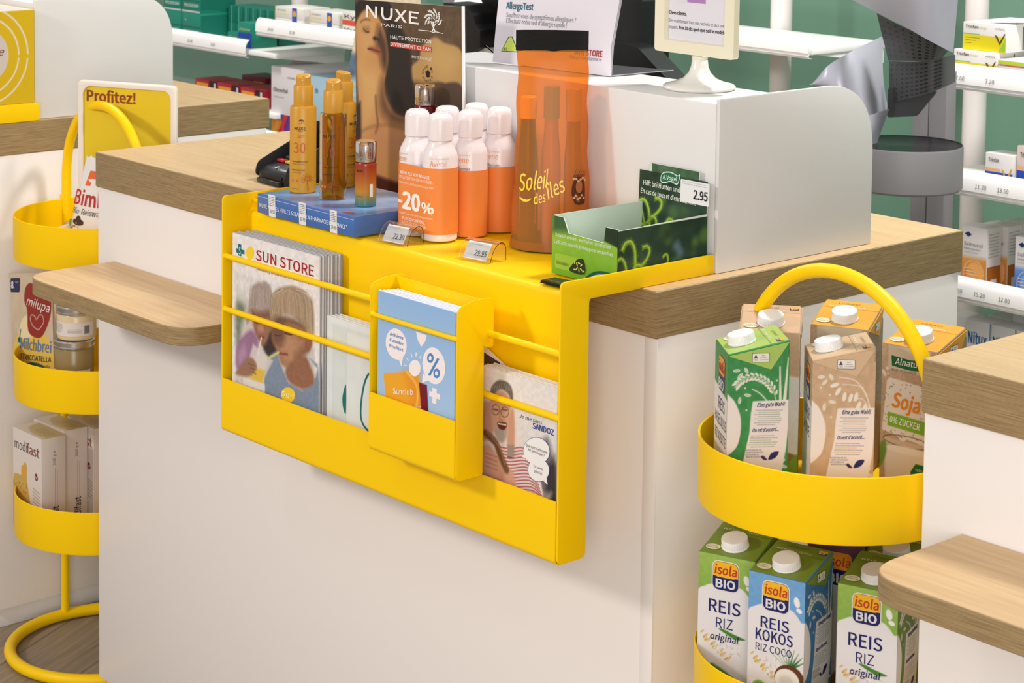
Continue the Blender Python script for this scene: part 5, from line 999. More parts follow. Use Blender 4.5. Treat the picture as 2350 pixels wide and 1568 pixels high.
b.sh(ellp(-40, 46, 20, 17), f, (170, 112, 72)); b.sh(ellp(-32, 70, 16, 6), f, (60, 46, 42), off=.0007); b.sh(ellp(-32, 76, 7, 5), f, (60, 46, 42), off=.0009); b.sh(ellp(-46, 48, 6, 7), f, (240, 236, 230), off=.0009); b.sh(ellp(-44, 48, 2.4, 3), f, (40, 34, 32), off=.0012); b.sh(ellp(-57, 66, 5, 7), f, (110, 150, 60), off=.0008)
b.build('printed_bag', t)
for k, (x, y, a, lb) in enumerate(((-1.595, .070, .5, 'white and brown wrapped snack bar at the left in the upper left basket'), (-1.528, .040, -.9, 'white wrapped snack bar leaning toward the snack bag in the upper left basket'), (-1.560, .130, 1.4, 'wrapped snack bar behind the other two bars in the upper left basket'))):
    t = thing('snack_bar', lb, 'snack bar', (x, y, ZB1+.018), rot=(-.5, -.35+.5*k, a), group='wrapped bars in the upper left basket'); b = MB(); G = []
    for i in range(13):
        u = i/12*2-1; d = .010*(1-abs(u)**6)+.0006; w2 = .021+(.003 if abs(u) > .86 else 0); G.append([(u*.052, w2*math.cos(2*PI*j/14), d*math.sin(2*PI*j/14)+.002*(i % 2 if abs(u) > .8 else 0)) for j in range(14)])
    b.grid(np.array(G), 'gloss', (226, 222, 222), cv=True); f = lambda X, Y, off=0: np.stack([np.asarray(X)*.001, np.asarray(Y)*.001, .0104-.010*(np.asarray(Y)/30)**2*.9+off], 1)
    b.sh(ellp(4, 0, 20, 9), f, (120, 60, 40)); b.sh(ellp(-14, 2, 8, 7), f, (200, 150, 90), off=.0008); b.txt('BIO', f, (-4, -3), (14, -3), 7, (240, 236, 230), off=.0012); b.build('foil_wrapper', t)

def pouch_bag(label, loc, rz, lean):
    t = thing('cereal_pouch', label, 'pouch', loc, rot=(0, lean, rz)); b = MB(); G = []; n = 16
    for i in range(n+1):
        v = i/n; w2 = .052+.026*v; d = .026*(1-v)**.8+.0012; G.append([(w2*np.sign(math.cos(a))*abs(math.cos(a))**.5, d*np.sign(math.sin(a))*abs(math.sin(a))**.8, .0004+.205*v) for a in np.linspace(0, 2*PI, 31)[:-1]])
    b.grid(np.array(G), 'card', (206, 186, 158), cv=True)
    f = lambda X, Y, off=0: np.stack([np.asarray(X)*.001, -(.026*(1-np.clip(np.asarray(Y)/205, 0, 1))**.8+.0020+off)*np.abs(np.cos(np.clip(np.asarray(X)/74, -1, 1)*1.3))**.3, np.asarray(Y)*.001+.0004], 1)
    c = Cv(132, 200, 1.2, (204, 184, 156)); c.noise(6, 16, 2); c.poly([(0, 0), (0, 60), (24, 96), (60, 108), (110, 96), (132, 60), (132, 0)], (224, 190, 84), .4, sm=4); c.poly([(28, 92), (40, 124), (70, 128), (84, 100), (60, 90)], (232, 214, 168), 1, sm=3); c.ell(72, 22, 46, 26, (28, 92, 84), 3); c.ell(72, 20, 42, 22, (206, 196, 178), 3, .5)
    for k in range(16): c.ell(44+k*3.6, 14+12*math.sin(k*1.9), 2.2, 1.4, (110, 84, 66), 30*k)
    c.line([(22, 56), (28, 44), (36, 32)], 5, (28, 92, 84), .3); c.line([(34, 104), (30, 88)], 3, (28, 92, 84)); c.ell(29, 86, 6, 5, (28, 92, 84)); c.poly([(x+66, y-2) for x, y in [(-18, 178), (-4, 188), (14, 182), (26, 168), (36, 174), (52, 172), (62, 160), (60, 130), (40, 98), (20, 92), (-6, 104), (-10, 140), (-20, 156)]], (146, 44, 32), sm=4); c.line([(x+66, y-2) for x, y in [(26, 106), (10, 112), (0, 124), (4, 132), (14, 130), (20, 124), (28, 132), (38, 130), (40, 118), (26, 106)]], 1.4, (222, 200, 190), sm=4); b.pr(c, f, x=-66, y=2)
    b.txt('milupa', f, (-12, 150), (56, 136), 15, (228, 216, 208), bold=.02, slant=.25, off=.0008)
    b.txt('Milchbrei', f, (-32, 74), (60, 66), 19, (96, 128, 176), bold=.03, off=.0010); b.txt('STRACCIATELLA', f, (-32, 56), (60, 50), 9, (60, 56, 48), bold=.02, off=.0010); b.txt('Bouillie lactée stracciatella', f, (-36, 46), (56, 40), 4.5, (90, 80, 60), off=.0010)
    b.sh(rrect(-68, 172, -36, 197, 3), f, (40, 42, 78), off=.0007); b.txt('8.', f, (-65, 179), (-54, 179), 12, (232, 230, 230), bold=.07, off=.0010); b.txt('MONAT', f, (-51, 188), (-40, 188), 3, (200, 200, 210), off=.0010); b.build('printed_pouch', t); return t
pouch_bag('beige and yellow cereal pouch with a red heart in the middle left basket', (-1.566, .036, ZB2), math.radians(5), -.17)
pouch_bag('red and yellow cereal pouch at the right of the lower left basket', (-1.432, .172, ZB3), math.radians(12), 0)
def jar(label, x, y, z, h, cin, spots):
    t = thing('spread_jar', label, 'jar', (x, y, z), .0, 'glass jars with metal lids'); R = .034; b = MB()
    b.lathe([(.0003, .0003), (R-.005, .0003), (R-.001, .003), (R, .007), (R, h-.017), (R-.002, h-.0135), (.0003, h-.0135)], 'gloss', cin, n=48); f = cyl(R, -.95); L = h-.026
    c = Cv(92, 24, .8, (226, 218, 212)); c.fine((6, 20), (36, 20), -2.6, 6, (110, 104, 104), .8, .7); c.fine((44, 12), (70, 12), -2.6, 3, (110, 104, 104), .8, .7, 4); c.poly([(58, 11), (68, 11), (68, 17), (58, 17)], (90, 160, 60)) if spots else c.poly([(74, 4), (84, 4), (84, 18), (74, 18)], (60, 56, 56), a=.6); c.ell(2, 12, 9, 11, (226, 160, 60) if spots else (150, 120, 90)); b.pr(c, f, 'card', -46, h*500-20, .0003); b.build('glass_jar', t)
    b = MB(); b.lathe([(R-.0004, h-.0135), (R+.0012, h-.0130), (R+.0014, h-.0105), (R+.0006, h-.0095), (R+.0008, h-.0020), (R-.0006, h), (R-.004, h), (R-.005, h-.0008), (.0003, h-.0008)], 'metal', (206, 202, 200), n=48); b.build('metal_lid', t)
jar('glass jar of brown spread with silver lid, lower of the two stacked jars', -1.4700, .0420, ZB2, .1090, (150, 128, 84), 1)
jar('glass jar of pale cream spread stacked on top of the other jar', -1.4680, .0460, ZB2+.1090, .060, (222, 200, 158), 0)
t = thing('snack_pack', 'crumpled clear and white plastic snack pack right of the jars, middle left basket', 'snack pack', (-1.430, .150, ZB2)); b = MB(); r = random.Random(2); G = []
for i in range(9):
    v = i/8; G.append([(.045*math.cos(a)*(1-.5*v)+.004*r.random(), .03*math.sin(a)*(1-.6*v)+.004*r.random(), .0006+.082*v+.003*r.random()) for a in np.linspace(0, 2*PI, 19)[:-1]])
b.grid(np.array(G), 'gloss', (206, 200, 190), cv=True); b.add(np.array(G[-1]), [list(range(18))], 'gloss', (206, 200, 190)); b.build('wrapper', t)

def biscuit_box(label, loc, rz):
    t = thing('biscuit_box', label, 'box', loc, rz, 'white biscuit boxes in the lower left basket'); b = MB(); w, d, h = .104, .046, .178; b.box((0, 0, 0), (w, d, h), 'card', (222, 212, 204), bev=.0008); f = flat((0, 0, 0), (1, 0, 0), (0, 0, 1)); WB = (58, 44, 48)
    c = Cv(104, 178, 1.1, (224, 214, 206)); c.poly([(0, 0), (0, 84), (14, 96), (30, 98), (40, 122), (50, 118), (50, 92), (60, 60), (68, 20), (64, 0)], (204, 168, 84), .6, sm=3); c.noise(2, 2, 3)
    r_ = np.random.RandomState(5)
    for k in range(60): x, y = 60*r_.rand(), 90*r_.rand(); (c.ell(x, y, 1.4, .9, (130, 96, 46), 90*r_.rand(), .3) if x < 50 else None)
    c.ell(38, 106, 9, 11, (226, 160, 60)); c.poly([(2, 60), (24, 40), (30, 0), (6, 0), (0, 30)], (150, 130, 120), 3, sm=3, a=.8); c.ell(84, 106, 8, 8, (236, 220, 214)); c.ell(84, 106, 6, 6.6, (120, 30, 48)); c.line([(81, 107), (84, 103), (89, 110)], 1.6, (236, 220, 214)); c.fine((70, 84), (98, 78), -6, 6, (90, 80, 76), 1, .8); b.pr(c, f, x=0, y=0)
    b.txt('modi', f, (6, 142), (50, 142), 17, WB, off=.0005); b.txt('fast', f, (51, 142), (95, 142), 17, (132, 40, 56), off=.0005, bold=.01)
    g = flat((w, 0, 0), (0, 1, 0), (0, 0, 1)); gv = lambda X, Y, off=0: g(-np.asarray(Y), X, off); b.txt('200 g e', gv, (128, -26), (154, -26), 5, (96, 88, 88)); b.sh([(40, -30), (118, -30), (118, -29.4), (40, -29.4)], gv, (140, 132, 130)); b.sh([(52, -26), (122, -26), (122, -25.4), (52, -25.4)], gv, (140, 132, 130)); b.txt('modifast', gv, (4, -32), (54, -32), 12, WB, bold=.03)
    g = flat((0, 0, h), (1, 0, 0), (0, 1, 0)); c = Cv(104, 46, 1.4, (198, 184, 140)); c.poly([(0, 0), (104, 0), (104, 8), (60, 6), (20, 20), (10, 46), (0, 46)], (222, 212, 204), .5, sm=3); c.fine((40, 18), (96, 18), 5, 4, (120, 100, 70), 1, .7); b.pr(c, g); b.build('printed_carton', t)
biscuit_box('white biscuit box at the front of the lower left basket', (-1.598, -.008, ZB3), .0)
biscuit_box('white biscuit box directly behind the front one, lower left basket', (-1.617, .043, ZB3), .04)
biscuit_box('white biscuit box furthest back of the three in the lower left basket', (-1.596, .098, ZB3), -.04)

# yellow gift box and tray on the left counter
t = thing('gift_box', 'yellow gift box with white concentric rings on the left counter, at the picture edge', 'box', (-1.76, -.012, 0)); b = MB(); b.box((-1.86, -.125, .0345), (-1.7005, .0915, .2040), 'card', (214, 178, 24), bev=.001); b.box((-1.858, -.124, .2005), (-1.7025, .0900, .2046), 'card', (236, 228, 216))
f = flat((-1.7003, -.125, .0345), (0, 1, 0), (0, 0, 1)); c = Cv(216, 169, 1.1, (214, 178, 24)); cx_, cy_ = 114, 90
for R_, w_ in ((89, 3), (71, 3)): c.line(ellp(cx_, cy_, R_, R_, 0, 60), w_, (228, 214, 204))
c.poly(ellp(cx_, cy_, 51, 51, 0, 60), (208, 196, 188)); b.pr(c, f); b.txt('für', f, (84, 94), (108, 94), 12, (130, 44, 50), slant=.3); b.txt('Sie', f, (124, 90), (154, 90), 14, (130, 44, 50), slant=.35); b.build('printed_box', t, True)
t = thing('display_tray', 'yellow metal tray under the yellow gift box on the left counter', 'tray', (-1.76, -.05, 0)); b = MB(); P = poly_round([(-200, .5), (100, .5), (100, 33), (-200, 33)], 2.5, 3)
b.box((-1.90, -.20, .0005), (-1.6985, .0975, .0025), 'yellow'); b.prism(P, lambda X, Y, off=0: np.stack([np.full(len(X), -1.6965+off), X*.001, Y*.001], 1), .0025, 'yellow', bev=.0006); b.box((-1.90, .0950, .0025), (-1.699, .0975, .033), 'yellow'); b.box((-1.898, -.199, .0300), (-1.70, .0945, .0340), 'yellow'); b.build('tray_body', t, True)

# ================================================================ shelving on the mint wall
def shelf_bay(name_lbl, x0, x1, levels, lip_end=None):
    t = thing('wall_shelf', name_lbl, 'shelf', ((x0+x1)/2, 1.55, -H))
    for z, prices in levels:
        b = MB(); b.box((x0, 1.447, z-.014), (x1, 1.68, z), 'lip', bev=.002); b.build('shelf_board', t, True)
        xe = x1 if lip_end is None else lip_end; pr = [(1.4465, z-.022), (1.4375, z-.021), (1.435, z-.016), (1.4385, z-.0125), (1.4335, z-.010), (1.4345, z+.010), (1.440, z+.022), (1.4465, z+.027), (1.4485, z+.026)]
        b = MB(); b.ext(pr[::-1], x0, xe, .0012, 'lip'); f = flat((x0, 1.4330, z-.008), (1, 0, 0), (0, .12, 1))
        for xo, s_ in prices: b.txt(s_, f, (xo, 5), (xo+5*len(s_), 5), 8, (66, 64, 70), m='paper', off=.0012)
        b.build('price_rail', t, True)
        b = MB()
        for xx in (x0+.004, x1-.004): b.prism([(1460, z*1000-14), (1680, z*1000-14), (1680, z*1000-46)], lambda X, Y, off=0, xx=xx: np.stack([np.full(len(X), xx+off), X*.001, Y*.001], 1), .003, 'lip')
        b.build('bracket', t, True)
    return t
shelf_bay('white shelf bay at the far left holding the teal boxes', -3.95, -2.895, ((-.078, ((640, '12.90'), (760, '9.50'))), (-.242, ())), -3.02)
shelf_bay('white shelf bay behind the spray bottles holding white and light blue boxes', -2.972, -2.30, ((-.012, ((60, '24.50'), (160, '31.90'))), (-.315, ((40, '58.00'),))))
shelf_bay('empty white shelf bay partly hidden by the till monitor', -2.128, -1.005, ((.110, ()),))
shelf_bay('white shelf bay at the right picture edge holding white and yellow boxes', -.6680, .20, ((.088, ((30, '7.60'), (98, '7.20'))), (-.112, ((30, '8.90'), (82, '11.20'), (132, '13.50'))), (-.316, ((34, '11.90'), (86, '15.20'), (142, '12.80'))), (-.520, ())))
for x, lb in ((-4.83, 'white round shelf post at the far left above the yellow box'), (-3.148, 'white round shelf post behind the sun spray bottles'), (-1.318, 'white round shelf post right of the framed sign'), (-.792, 'white round shelf post at the right picture edge')):
    b = MB(); b.lathe([(.0003, -H), (.024, -H), (.024, 1.5), (.0003, 1.5)], 'post', n=32, c=(x, 1.705, 0)); tag(b.build('shelf_post'), lb, 'post')
b = MB(); b.box((-2.62, 1.80, -H), (-2.52, 1.86, 1.5), 'grey_metal', bev=.003); tag(b.build('wall_column'), 'grey vertical wall profile behind the brown poster', 'column')

def pbox(kind, label, x, y, z, w, d, h, base, draw, rz=0, group=None, cat='box'):
    t = thing(kind, label, cat, (x, y, z+.0003), rz, group); b = MB(); b.box((0, 0, 0), (w, d, h), 'card', base, bev=.0006); F = flat((0, 0, 0), (1, 0, 0), (0, 0, 1)); S = flat((w, 0, 0), (0, 1, 0), (0, 0, 1)); draw(b, F, S, w*1000, h*1000, d*1000); b.build('printed_carton', t); return t
def R4(b, f, x0, y0, x1, y1, c, off=.0004): b.sh([(x0, y0), (x1, y0), (x1, y1), (x0, y1)], f, c, off=off)
# teal boxes
TE = (30, 134, 112)
def teal(b, F, S, w, h, d):
    R4(b, F, 0, h*.42, w, h*.46, (20, 96, 82)); b.txt('PRODERM', F, (w*.12, h*.20), (w*.88, h*.20), h*.12, (206, 232, 222), bold=.03, off=.0006); R4(b, F, 0, 0, w, h*.06, (206, 214, 210)); b.sh(ellp(w*.2, h*.7, 3, 3), F, (150, 206, 190)); R4(b, S, 3, h*.1, d-3, h*.9, (24, 116, 98))
def teal2(b, F, S, w, h, d):
    R4(b, F, 0, h*.40, w, h*.60, (36, 66, 176)); b.txt('PRODERM', F, (w*.1, h*.68), (w*.9, h*.68), h*.09, (200, 226, 150), bold=.02, off=.0006); b.sh([(w*.7, 0), (w, 0), (w, h*.45), (w*.86, h*.3)], F, (40, 70, 190), off=.0006); R4(b, F, 6, h*.12, w*.6, h*.2, (190, 220, 214), .0006); R4(b, F, 6, h*.26, w*.5, h*.3, (190, 220, 214), .0006)
def teal3(b, F, S, w, h, d): R4(b, F, 0, 0, w, h*.22, (206, 96, 80)); b.txt('PRODERM', F, (w*.1, h*.55), (w*.9, h*.55), h*.16, (200, 226, 214), off=.0006)
zs_ = -.078
p0 = pbox('medicine_box', 'large teal box on the left shelf, lower left of the stack', -3.505, 1.475, zs_, .094, .12, .075, TE, teal, group='large teal boxes on the left shelf')
dup(p0, (-3.405, 1.475, zs_+.0003), label='large teal box on the left shelf, bottom row, with a sister box on top'); dup(p0, (-3.505, 1.475, zs_+.0757), label='large teal box on the left shelf, upper row beside the white screen'); dup(p0, (-3.405, 1.475, zs_+.0757), label='large teal box on the left shelf, upper row, rightmost')
q = None
for i in range(7):
    for j in range(2):
        L_ = 'narrow dark teal box in the row behind the small teal ones on the left shelf'
        if q is None: q = pbox('medicine_box', L_, -3.295, 1.56, zs_, .034, .09, .048, (26, 110, 92), lambda b, F, S, w, h, d: R4(b, F, w*.42, 0, w*.58, h, (70, 160, 140)), group='narrow teal boxes on the left shelf')
        else: dup(q, (-3.295+.0365*i, 1.56, zs_+.0003+.0486*j))
pbox('medicine_box', 'small teal and orange box beside the tall teal one', -3.165, 1.472, zs_, .052, .07, .036, TE, teal3); pbox('medicine_box', 'tall teal box with a blue band at the end of the left shelf', -3.095, 1.462, zs_, .062, .085, .070, TE, teal2)
# red and yellow boxes on the lower left shelf
def redb(b, F, S, w, h, d): R4(b, F, w*.06, h*.15, w*.60, h*.82, (240, 160, 40)); R4(b, F, w*.64, 0, w, h, (60, 24, 34)); b.txt('VITA', F, (w*.12, h*.4), (w*.5, h*.4), h*.25, (230, 90, 50), bold=.03, off=.0006); R4(b, F, w*.86, h*.1, w*.95, h*.9, (220, 214, 214), .0006)
q = None
for i, (x, lb) in enumerate(((-3.335, 'red box with yellow window on the lower left shelf, leftmost'), (-3.218, 'red box with yellow window on the lower left shelf, middle of the row'), (-3.098, 'red box with yellow window on the lower left shelf, right of the row'))):
    if q is None: q = pbox('vitamin_box', lb, x, 1.475, -.242, .112, .09, .052, (176, 36, 54), redb, group='red boxes on the lower left shelf')
    else: dup(q, (x, 1.475-.002*i, -.2417), label=lb)
q = None
for x, y, lb in ((-2.995, 1.50, 'narrow black and white box at the right end of the red row'),):
    pbox('vitamin_box', lb, -2.985+.003, y, -.242, .042, .08, .058, (52, 30, 36), lambda b, F, S, w, h, d: R4(b, F, w*.3, 0, w*.62, h, (220, 216, 216)))
pbox('vitamin_box', 'dark red box standing behind the red and yellow boxes', -3.27, 1.59, -.242, .12, .08, .060, (110, 22, 36), lambda b, F, S, w, h, d: R4(b, F, w*.5, h*.2, w*.9, h*.8, (226, 150, 40)))
# white boxes with blue stripe, upper middle shelf
WB2 = (232, 228, 222)
def sunb(b, F, S, w, h, d):
    R4(b, F, 0, 0, w*.03, h, (240, 200, 110)); R4(b, F, w*.62, 0, w*.79, h, (44, 92, 180)); b.sh(ellp(w*.705, h*.5, w*.06, h*.26), F, (244, 170, 60), off=.0006); R4(b, F, w*.06, h*.30, w*.42, h*.44, (228, 218, 150)); b.txt('Siccoprotect', F, (w*.08, h*.64), (w*.40, h*.64), h*.15, (120, 118, 126), off=.0006)
sp = pbox('eye_care_box', 'white box with blue stripe, lower one of the left pile behind the poster', -2.930, 1.470, -.012, .128, .09, .030, WB2, sunb, group='white boxes with blue stripe')
for (x, z, lb) in ((-2.930, 1, 'white box with blue stripe, top of the left pile behind the poster'), (-2.772, 0, 'white box with blue stripe, lower one of the pile next to the poster'), (-2.772, 1, 'white box with blue stripe, top of the pile next to the poster')): dup(sp, (x, 1.470, -.0117+.0306*z), label=lb)
def kyt(b, F, S, w, h, d): b.txt('Kytta', F, (w*.08, h*.52), (w*.9, h*.52), h*.30, (60, 58, 62), bold=.03, off=.0006); b.sh([(0, h*.05), (w*.6, 0), (w, h*.25), (w*.5, h*.38), (0, h*.40)], F, (222, 92, 60))
kp = pbox('ointment_box', 'white box with orange swoosh, lower of two beside the poster edge', -2.625, 1.470, -.012, .12, .06, .034, WB2, kyt, group='white boxes with orange swoosh'); dup(kp, (-2.625, 1.470, .0230), label='white box with orange swoosh, upper of two beside the poster edge')
def infl(b, F, S, w, h, d):
    c = Cv(w, h*.36, 2, (80, 50, 140)); c.poly([(0, 0), (0, h*.36), (40, h*.36), (60, 30), (50, 0)], (236, 150, 50), 2); c.line([(0, 0), (40, 20), (70, h*.36)], 16, (206, 50, 56), 2, sm=4); c.line([(30, 0), (70, 24), (100, h*.36)], 18, (110, 50, 150), 3, sm=4); c.line([(50, 0), (100, 20), (w, h*.30)], 20, (60, 90, 190), 3, sm=4); c.line([(-6, 10), (20, 30), (36, h*.36)], 10, (240, 176, 60), 2, sm=4); b.pr(c, F)
    b.txt('Oboxvital', F, (10, h*.66), (78, h*.66), 11, (90, 86, 92), bold=.02); b.txt('supplement', F, (10, h*.58), (60, h*.58), 5, (170, 166, 170)); b.sh(ellp(w*.82, h*.86, 6, 6), F, (214, 70, 60)); b.sh(ellp(w*.86, h*.84, 4, 6), F, (50, 70, 150), off=.0006); b.txt('vitalis', F, (w*.5, h*.86), (w*.75, h*.86), 6, (110, 106, 120))
pbox('supplement_box', 'large white box with rainbow coloured lower part behind the sun sprays', -2.940, 1.465, -.315, .150, .22, .200, (226, 220, 222), infl)
def lb_(b, F, S, w, h, d):
    for k in range(5): c_ = smooth([(w*.1+k*26, 6), (w*.2+k*26, 30), (w*.1+k*26, 52)], 4); b.sh(c_, F, (226, 238, 242))
    b.txt('aqua', F, (w*.62, h*.42), (w*.92, h*.42), 22, (232, 240, 244), slant=.3); b.sh(ellp(w*.18, h*.80, 7, 7), F, (110, 150, 180))
pbox('supplement_box', 'large pale blue box between the rainbow box and the posters', -2.786, 1.470, -.315, .27, .20, .190, (176, 208, 226), lb_)

# right shelves
YE, CK = (226, 210, 30), (86, 74, 40)
def trio(b, F, S, w, h, d):
    R4(b, F, 0, 0, w, h*.56, YE); R4(b, F, 0, h*.56, w*.4, h*.60, (140, 190, 120)); b.txt('Triofan', F, (w*.06, h*.80), (w*.36, h*.80), h*.10, (60, 54, 54), bold=.05, off=.0006); b.txt('Allergie', F, (w*.38, h*.80), (w*.56, h*.80), h*.08, (190, 200, 110), off=.0006); b.txt('verfora', F, (w*.74, h*.82), (w*.96, h*.82), h*.07, (70, 80, 96), off=.0006)
    b.sh([(w*.84, h*.04), (w*.99, h*.04), (w*.99, h*.5)], F, (150, 200, 60), off=.0006); b.sh([(w*.74, h*.62), (w*.80, h*.60), (w*.86, h*.38), (w*.97, h*.70), (w*.99, h*.68), (w*.87, h*.26)], F, CK, off=.0008)
    for k in range(3): R4(b, F, w*.06, h*(.44-.1*k), w*(.4-.1*k), h*(.46-.1*k), (150, 140, 40), .0006)
    R4(b, S, d*.35, h*.05, d*.38, h*.9, (90, 120, 60)); R4(b, S, d*.62, h*.05, d*.65, h*.9, (90, 120, 60))
tb = pbox('nasal_spray_box', 'white and yellow box with dark tick, lower one on the top right shelf', -.6620, 1.458, .088, .098, .15, .052, (230, 226, 222), trio, group='white and yellow boxes on the top right shelf'); dup(tb, (-.6480, 1.466, .1409), label='white and yellow box with dark tick, stacked on the lower one, top right shelf')
pbox('tablet_box', 'white box with yellow green and orange stripes at the right picture edge', -.5600, 1.458, .088, .11, .12, .042, (232, 226, 226), lambda b, F, S, w, h, d: (R4(b, F, 0, h*.80, w, h*.95, (190, 214, 50)), R4(b, F, 0, h*.72, w, h*.77, (206, 90, 60)), b.txt('Bilol Allergo', F, (8, h*.45), (w*.6, h*.45), 5, (200, 110, 110))))
b = MB(); P = [(-60, 0), (60, 4), (75, 60), (20, 78), (-50, 52)]; b.prism(P, flat((0, 0, 0), (1, 0, 0), (0, 1, 0)), .0015, 'paper', (226, 228, 224)); t = thing('folded_leaflet', 'white paper leaflet lying on top of the stacked yellow boxes, right shelf', 'leaflet', (-.560, 1.490, .1950+.0022), rot=(.04, -.06, .2)); b.build('leaflet_sheet', t)
def trio2(b, F, S, w, h, d):
    R4(b, F, 0, 0, w, h*.46, (44, 84, 190)); R4(b, F, 0, h*.46, w*.55, h*.56, (240, 190, 140)); b.txt('Triofan', F, (w*.12, h*.76), (w*.5, h*.76), h*.10, (60, 54, 54), bold=.05, off=.0006); b.sh([(w*.6, h*.58), (w*.68, h*.54), (w*.78, h*.30), (w*.94, h*.62), (w*.98, h*.6), (w*.8, h*.14)], F, (226, 176, 50), off=.0008); b.sh([(w*.6, 0), (w, 0), (w, h*.5), (w*.8, h*.1)], F, (50, 130, 200), off=.0006)
b2 = pbox('nasal_spray_box', 'white and blue box with yellow tick on the middle right shelf', -.5810, 1.456, -.112, .062, .05, .064, (236, 232, 230), trio2)
pbox('nasal_spray_box', 'taller white and blue box cut by the right picture edge', -.5130, 1.460, -.112, .062, .05, .085, (232, 214, 206), trio2)
t = thing('nasal_spray_box', 'white box with orange end lying flat on the middle right shelf', 'box', (-.655, 1.462, -.1117)); b = MB(); b.box((0, 0, 0), (.064, .10, .022), 'card', (236, 232, 230), bev=.0006); R4(b, flat((0, 0, .022), (1, 0, 0), (0, 1, 0)), 0, 84, 64, 96, (230, 160, 70)); b.build('printed_carton', t)
def solm(col, c2):
    def f(b, F, S, w, h, d):
        c = Cv(w, h*.48, 1.5, col); c.grad(col, c2); c.ell(w*.55, h*.26, w*.34, h*.19, tuple(min(255, v+24) for v in c2), 0, 1); c.line(ellp(w*.5, h*.26, w*.40, h*.22), 1.2, (240, 220, 200), .4); b.pr(c, F); c = Cv(w, h*.08, 1.5, (232, 226, 222)); c.grad(c2, (232, 226, 222)); b.pr(c, F, y=h*.48)
        b.txt('Solmucol', F, (w*.1, h*.70), (w*.84, h*.70), h*.055, (90, 84, 84), off=.0006); b.txt('Erkältungshusten', F, (w*.1, h*.64), (w*.76, h*.64), h*.03, (90, 84, 84), off=.0006); b.txt('acetylcysteine', F, (w*.1, h*.59), (w*.66, h*.59), h*.026, (170, 160, 160), off=.0006); b.sh([(w*.12, h*.88), (w*.26, h*.92), (w*.40, h*.88), (w*.26, h*.84)], F, (40, 60, 110), off=.0006)
        for k in range(3): R4(b, F, w*.14, h*(.34-.05*k), w*(.5+.1*k), h*(.352-.05*k), (244, 214, 180), .0006)
        R4(b, S, 2, 0, d-2, h*.40, tuple(int(v*.8) for v in col)); R4(b, S, d*.3, 0, d*.7, h*.2, (220, 214, 212), .0006)
        for k in range(8): R4(b, S, 5, h*(.9-.05*k), d-8, h*(.912-.05*k), (180, 174, 174), .0006)
    return f
so = pbox('syrup_box', 'front white and orange tall box on the third right shelf', -.6300, 1.456, -.316, .058, .046, .122, (230, 224, 222), solm((222, 120, 30), (232, 160, 80)), group='tall syrup boxes on the third right shelf'); dup(so, (-.6180, 1.505, -.3157), label='white and orange tall box directly behind the front one, third right shelf'); dup(so, (-.606, 1.555, -.3157), label='white and orange tall box furthest back in its row, third right shelf')
pbox('syrup_box', 'white and blue tall box at the right picture edge, third right shelf', -.5080, 1.456, -.316, .058, .046, .120, (230, 226, 226), solm((30, 80, 190), (110, 150, 220)), group='tall syrup boxes on the third right shelf')
def nit(b, F, S, w, h, d): b.txt('Nitux', F, (w*.08, h*.70), (w*.86, h*.70), h*.15, (44, 100, 160), bold=.04, off=.0006); R4(b, F, w*.08, h*.58, w*.8, h*.62, (214, 222, 150)); R4(b, F, w*.97, 0, w, h, (60, 110, 160)); R4(b, F, w*.1, h*.46, w*.6, h*.49, (206, 206, 220))
ni = pbox('cough_medicine_box', 'white box with blue lettering, left one above the oak corner', -.6130, 1.456, -.520, .055, .05, .148, (226, 228, 228), nit, group='white boxes with blue lettering on the bottom right shelf')
for (x, y, z, lb) in ((-.5560, 1.456, 0, 'white box with blue lettering, second from left on the bottom right shelf'), (-.4985, 1.456, 0, 'white box with blue lettering cut by the right picture edge'), (-.5480, 1.512, .022, 'white box with blue lettering in the second row, raised on the bottom right shelf'), (-.6050, 1.512, .0, 'white box with blue lettering hidden behind the left one, bottom right shelf')):
    if z: continue
    dup(ni, (x, y, -.5197), label=lb)
pbox('cough_medicine_box', 'taller white box with blue lettering behind the front row, bottom right shelf', -.5470, 1.510, -.520, .056, .05, .166, (222, 226, 228), nit)
pbox('tablet_box', 'white box with green band left of the blue lettered boxes', -.6600, 1.470, -.520, .044, .05, .146, (226, 226, 224), lambda b, F, S, w, h, d: (R4(b, F, 0, h*.62, w, h*.74, (120, 180, 50)), b.txt('med', F, (w*.5, h*.82), (w*.95, h*.82), 6, (50, 50, 54), bold=.04)))

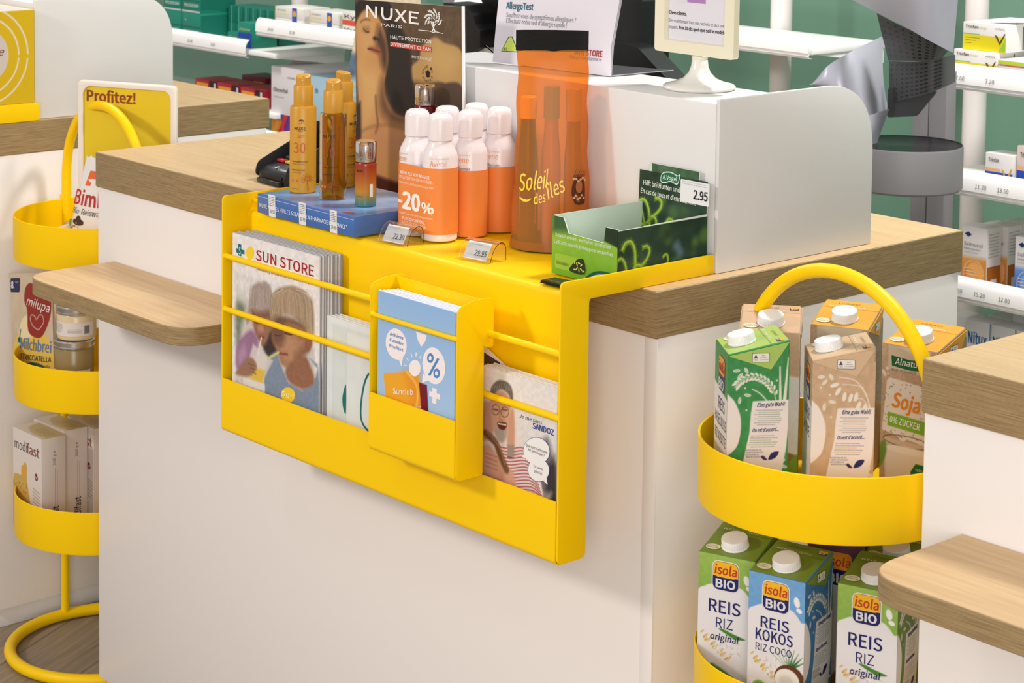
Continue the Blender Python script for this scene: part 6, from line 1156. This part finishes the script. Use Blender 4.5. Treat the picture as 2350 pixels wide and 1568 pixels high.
# curved grey metal stand behind the counter
t = thing('curved_metal_stand', 'grey curved metal stand with round black-topped table behind the rounded privacy screen', 'stand', (-.575, 1.2, -H))
def sheet(A, B, m, th, n=10, bow=0, holes=None, name='blade'):
    P = smooth(A, n, False); Q_ = smooth(B, n, False); k = min(len(P), len(Q_)); P = P[:k]; Q_ = Q_[:k]; G = []
    for j in range(9): v = j/8; W_ = P*(1-v)+Q_*v; W_[:, 1] -= bow*4*v*(1-v); G.append(W_)
    G = np.array(G); b = MB(); T_ = np.array([0, th, 0]); b.grid(G, m); b.grid((G+T_)[::-1], m)
    ring = np.concatenate([G[0], G[1:, -1], G[-1][::-1][1:], G[::-1][1:-1, 0]]); b.grid(np.stack([ring, ring+T_]), m, cv=True)
    if holes:
        nx, ny = holes
        for i in range(nx):
            for j in range(ny):
                u = (i+.8)/(nx+.6)*(k-1); v = (j+.8)/(ny+.6)*8; i0, j0 = int(u), int(v); q = G[j0, i0]*(1-(u-i0))+G[j0, min(i0+1, k-1)]*(u-i0); q2 = G[min(j0+1, 8), i0]; q = q+(q2-G[j0, i0])*(v-j0); d1 = (G[j0, min(i0+1, k-1)]-G[j0, i0]); d1 = d1/np.linalg.norm(d1); d2 = (G[min(j0+1, 8), i0]-G[j0, i0]); d2 = d2/np.linalg.norm(d2)
                q = q-np.array([0, .0006, 0]); b.add([q-d1*.0035-d2*.0012, q+d1*.0035-d2*.0012, q+d1*.0035+d2*.0012, q-d1*.0035+d2*.0012], [[0, 1, 2, 3]], 'black')
    b.build(name, t, True)
A3 = np.array
sheet([(-.746, 1.15, .088), (-.721, 1.16, .122), (-.703, 1.2, .146), (-.694, 1.25, .164), (-.690, 1.28, .173)], [(-.746, 1.15, .084), (-.671, 1.14, .070), (-.631, 1.16, .036), (-.655, 1.22, .036), (-.669, 1.27, .040)], 'pale_metal', .003, bow=.01, name='lower_blade')
sheet([(-.623, 1.15, .041), (-.613, 1.15, .017), (-.617, 1.16, -.02), (-.614, 1.16, -.033)], [(-.611, 1.2, .052), (-.624, 1.2, .019), (-.621, 1.18, -.011), (-.618, 1.17, -.036)], 'pale_metal', .003, name='blade_tip')
sheet([(-.708, 1.2, .34), (-.592, 1.12, .35), (-.503, 1.08, .355), (-.453, 1.1, .358), (-.444, 1.18, .355)], [(-.701, 1.2, .243), (-.588, 1.13, .233), (-.511, 1.1, .220), (-.465, 1.12, .195), (-.458, 1.18, .170)], 'pale_metal', .003, name='upper_hood')
sheet([(-.643, 1.2, .223), (-.573, 1.16, .215), (-.509, 1.14, .203), (-.476, 1.16, .184), (-.485, 1.2, .168)], [(-.630, 1.22, .137), (-.567, 1.18, .145), (-.510, 1.15, .152), (-.492, 1.17, .154), (-.496, 1.2, .156)], 'dark_metal', .003, holes=(10, 7), name='perforated_band')
sheet([(-.652, 1.25, .132), (-.573, 1.2, .141), (-.519, 1.18, .149), (-.496, 1.2, .156), (-.506, 1.25, .157)], [(-.649, 1.25, .053), (-.571, 1.2, .074), (-.517, 1.18, .089), (-.495, 1.2, .102), (-.504, 1.25, .108)], 'dark_metal', .003, holes=(14, 8), name='perforated_band')
b = MB(); P = poly_round([(-641, 85), (-641, 30), (-575, 40), (-530, 90)], 6, 5); b.prism(P, flat((0, 1.235, 0), (1, 0, 0), (0, 0, 1)), .003, 'dark_metal'); b.build('mounting_plate', t, True)
b = MB(); b.lathe([(.0003, -.088), (.098, -.088), (.102, -.084), (.102, -.012), (.100, -.008)], 'grey_metal', n=64, c=(-.580, 1.215, 0)); b.build('drum_table', t, True)
b = MB(); b.lathe([(.100, -.009), (.099, -.0095), (.0003, -.0095)], 'black_glass', n=64, c=(-.580, 1.215, 0)); b.build('glass_top', t, True)
for x0, x1 in ((-.668, -.634), (-.631, -.592)):
    b = MB(); b.box((x0, 1.345, -H), (x1, 1.375, .11), 'grey_metal', bev=.001); b.build('column', t, True)
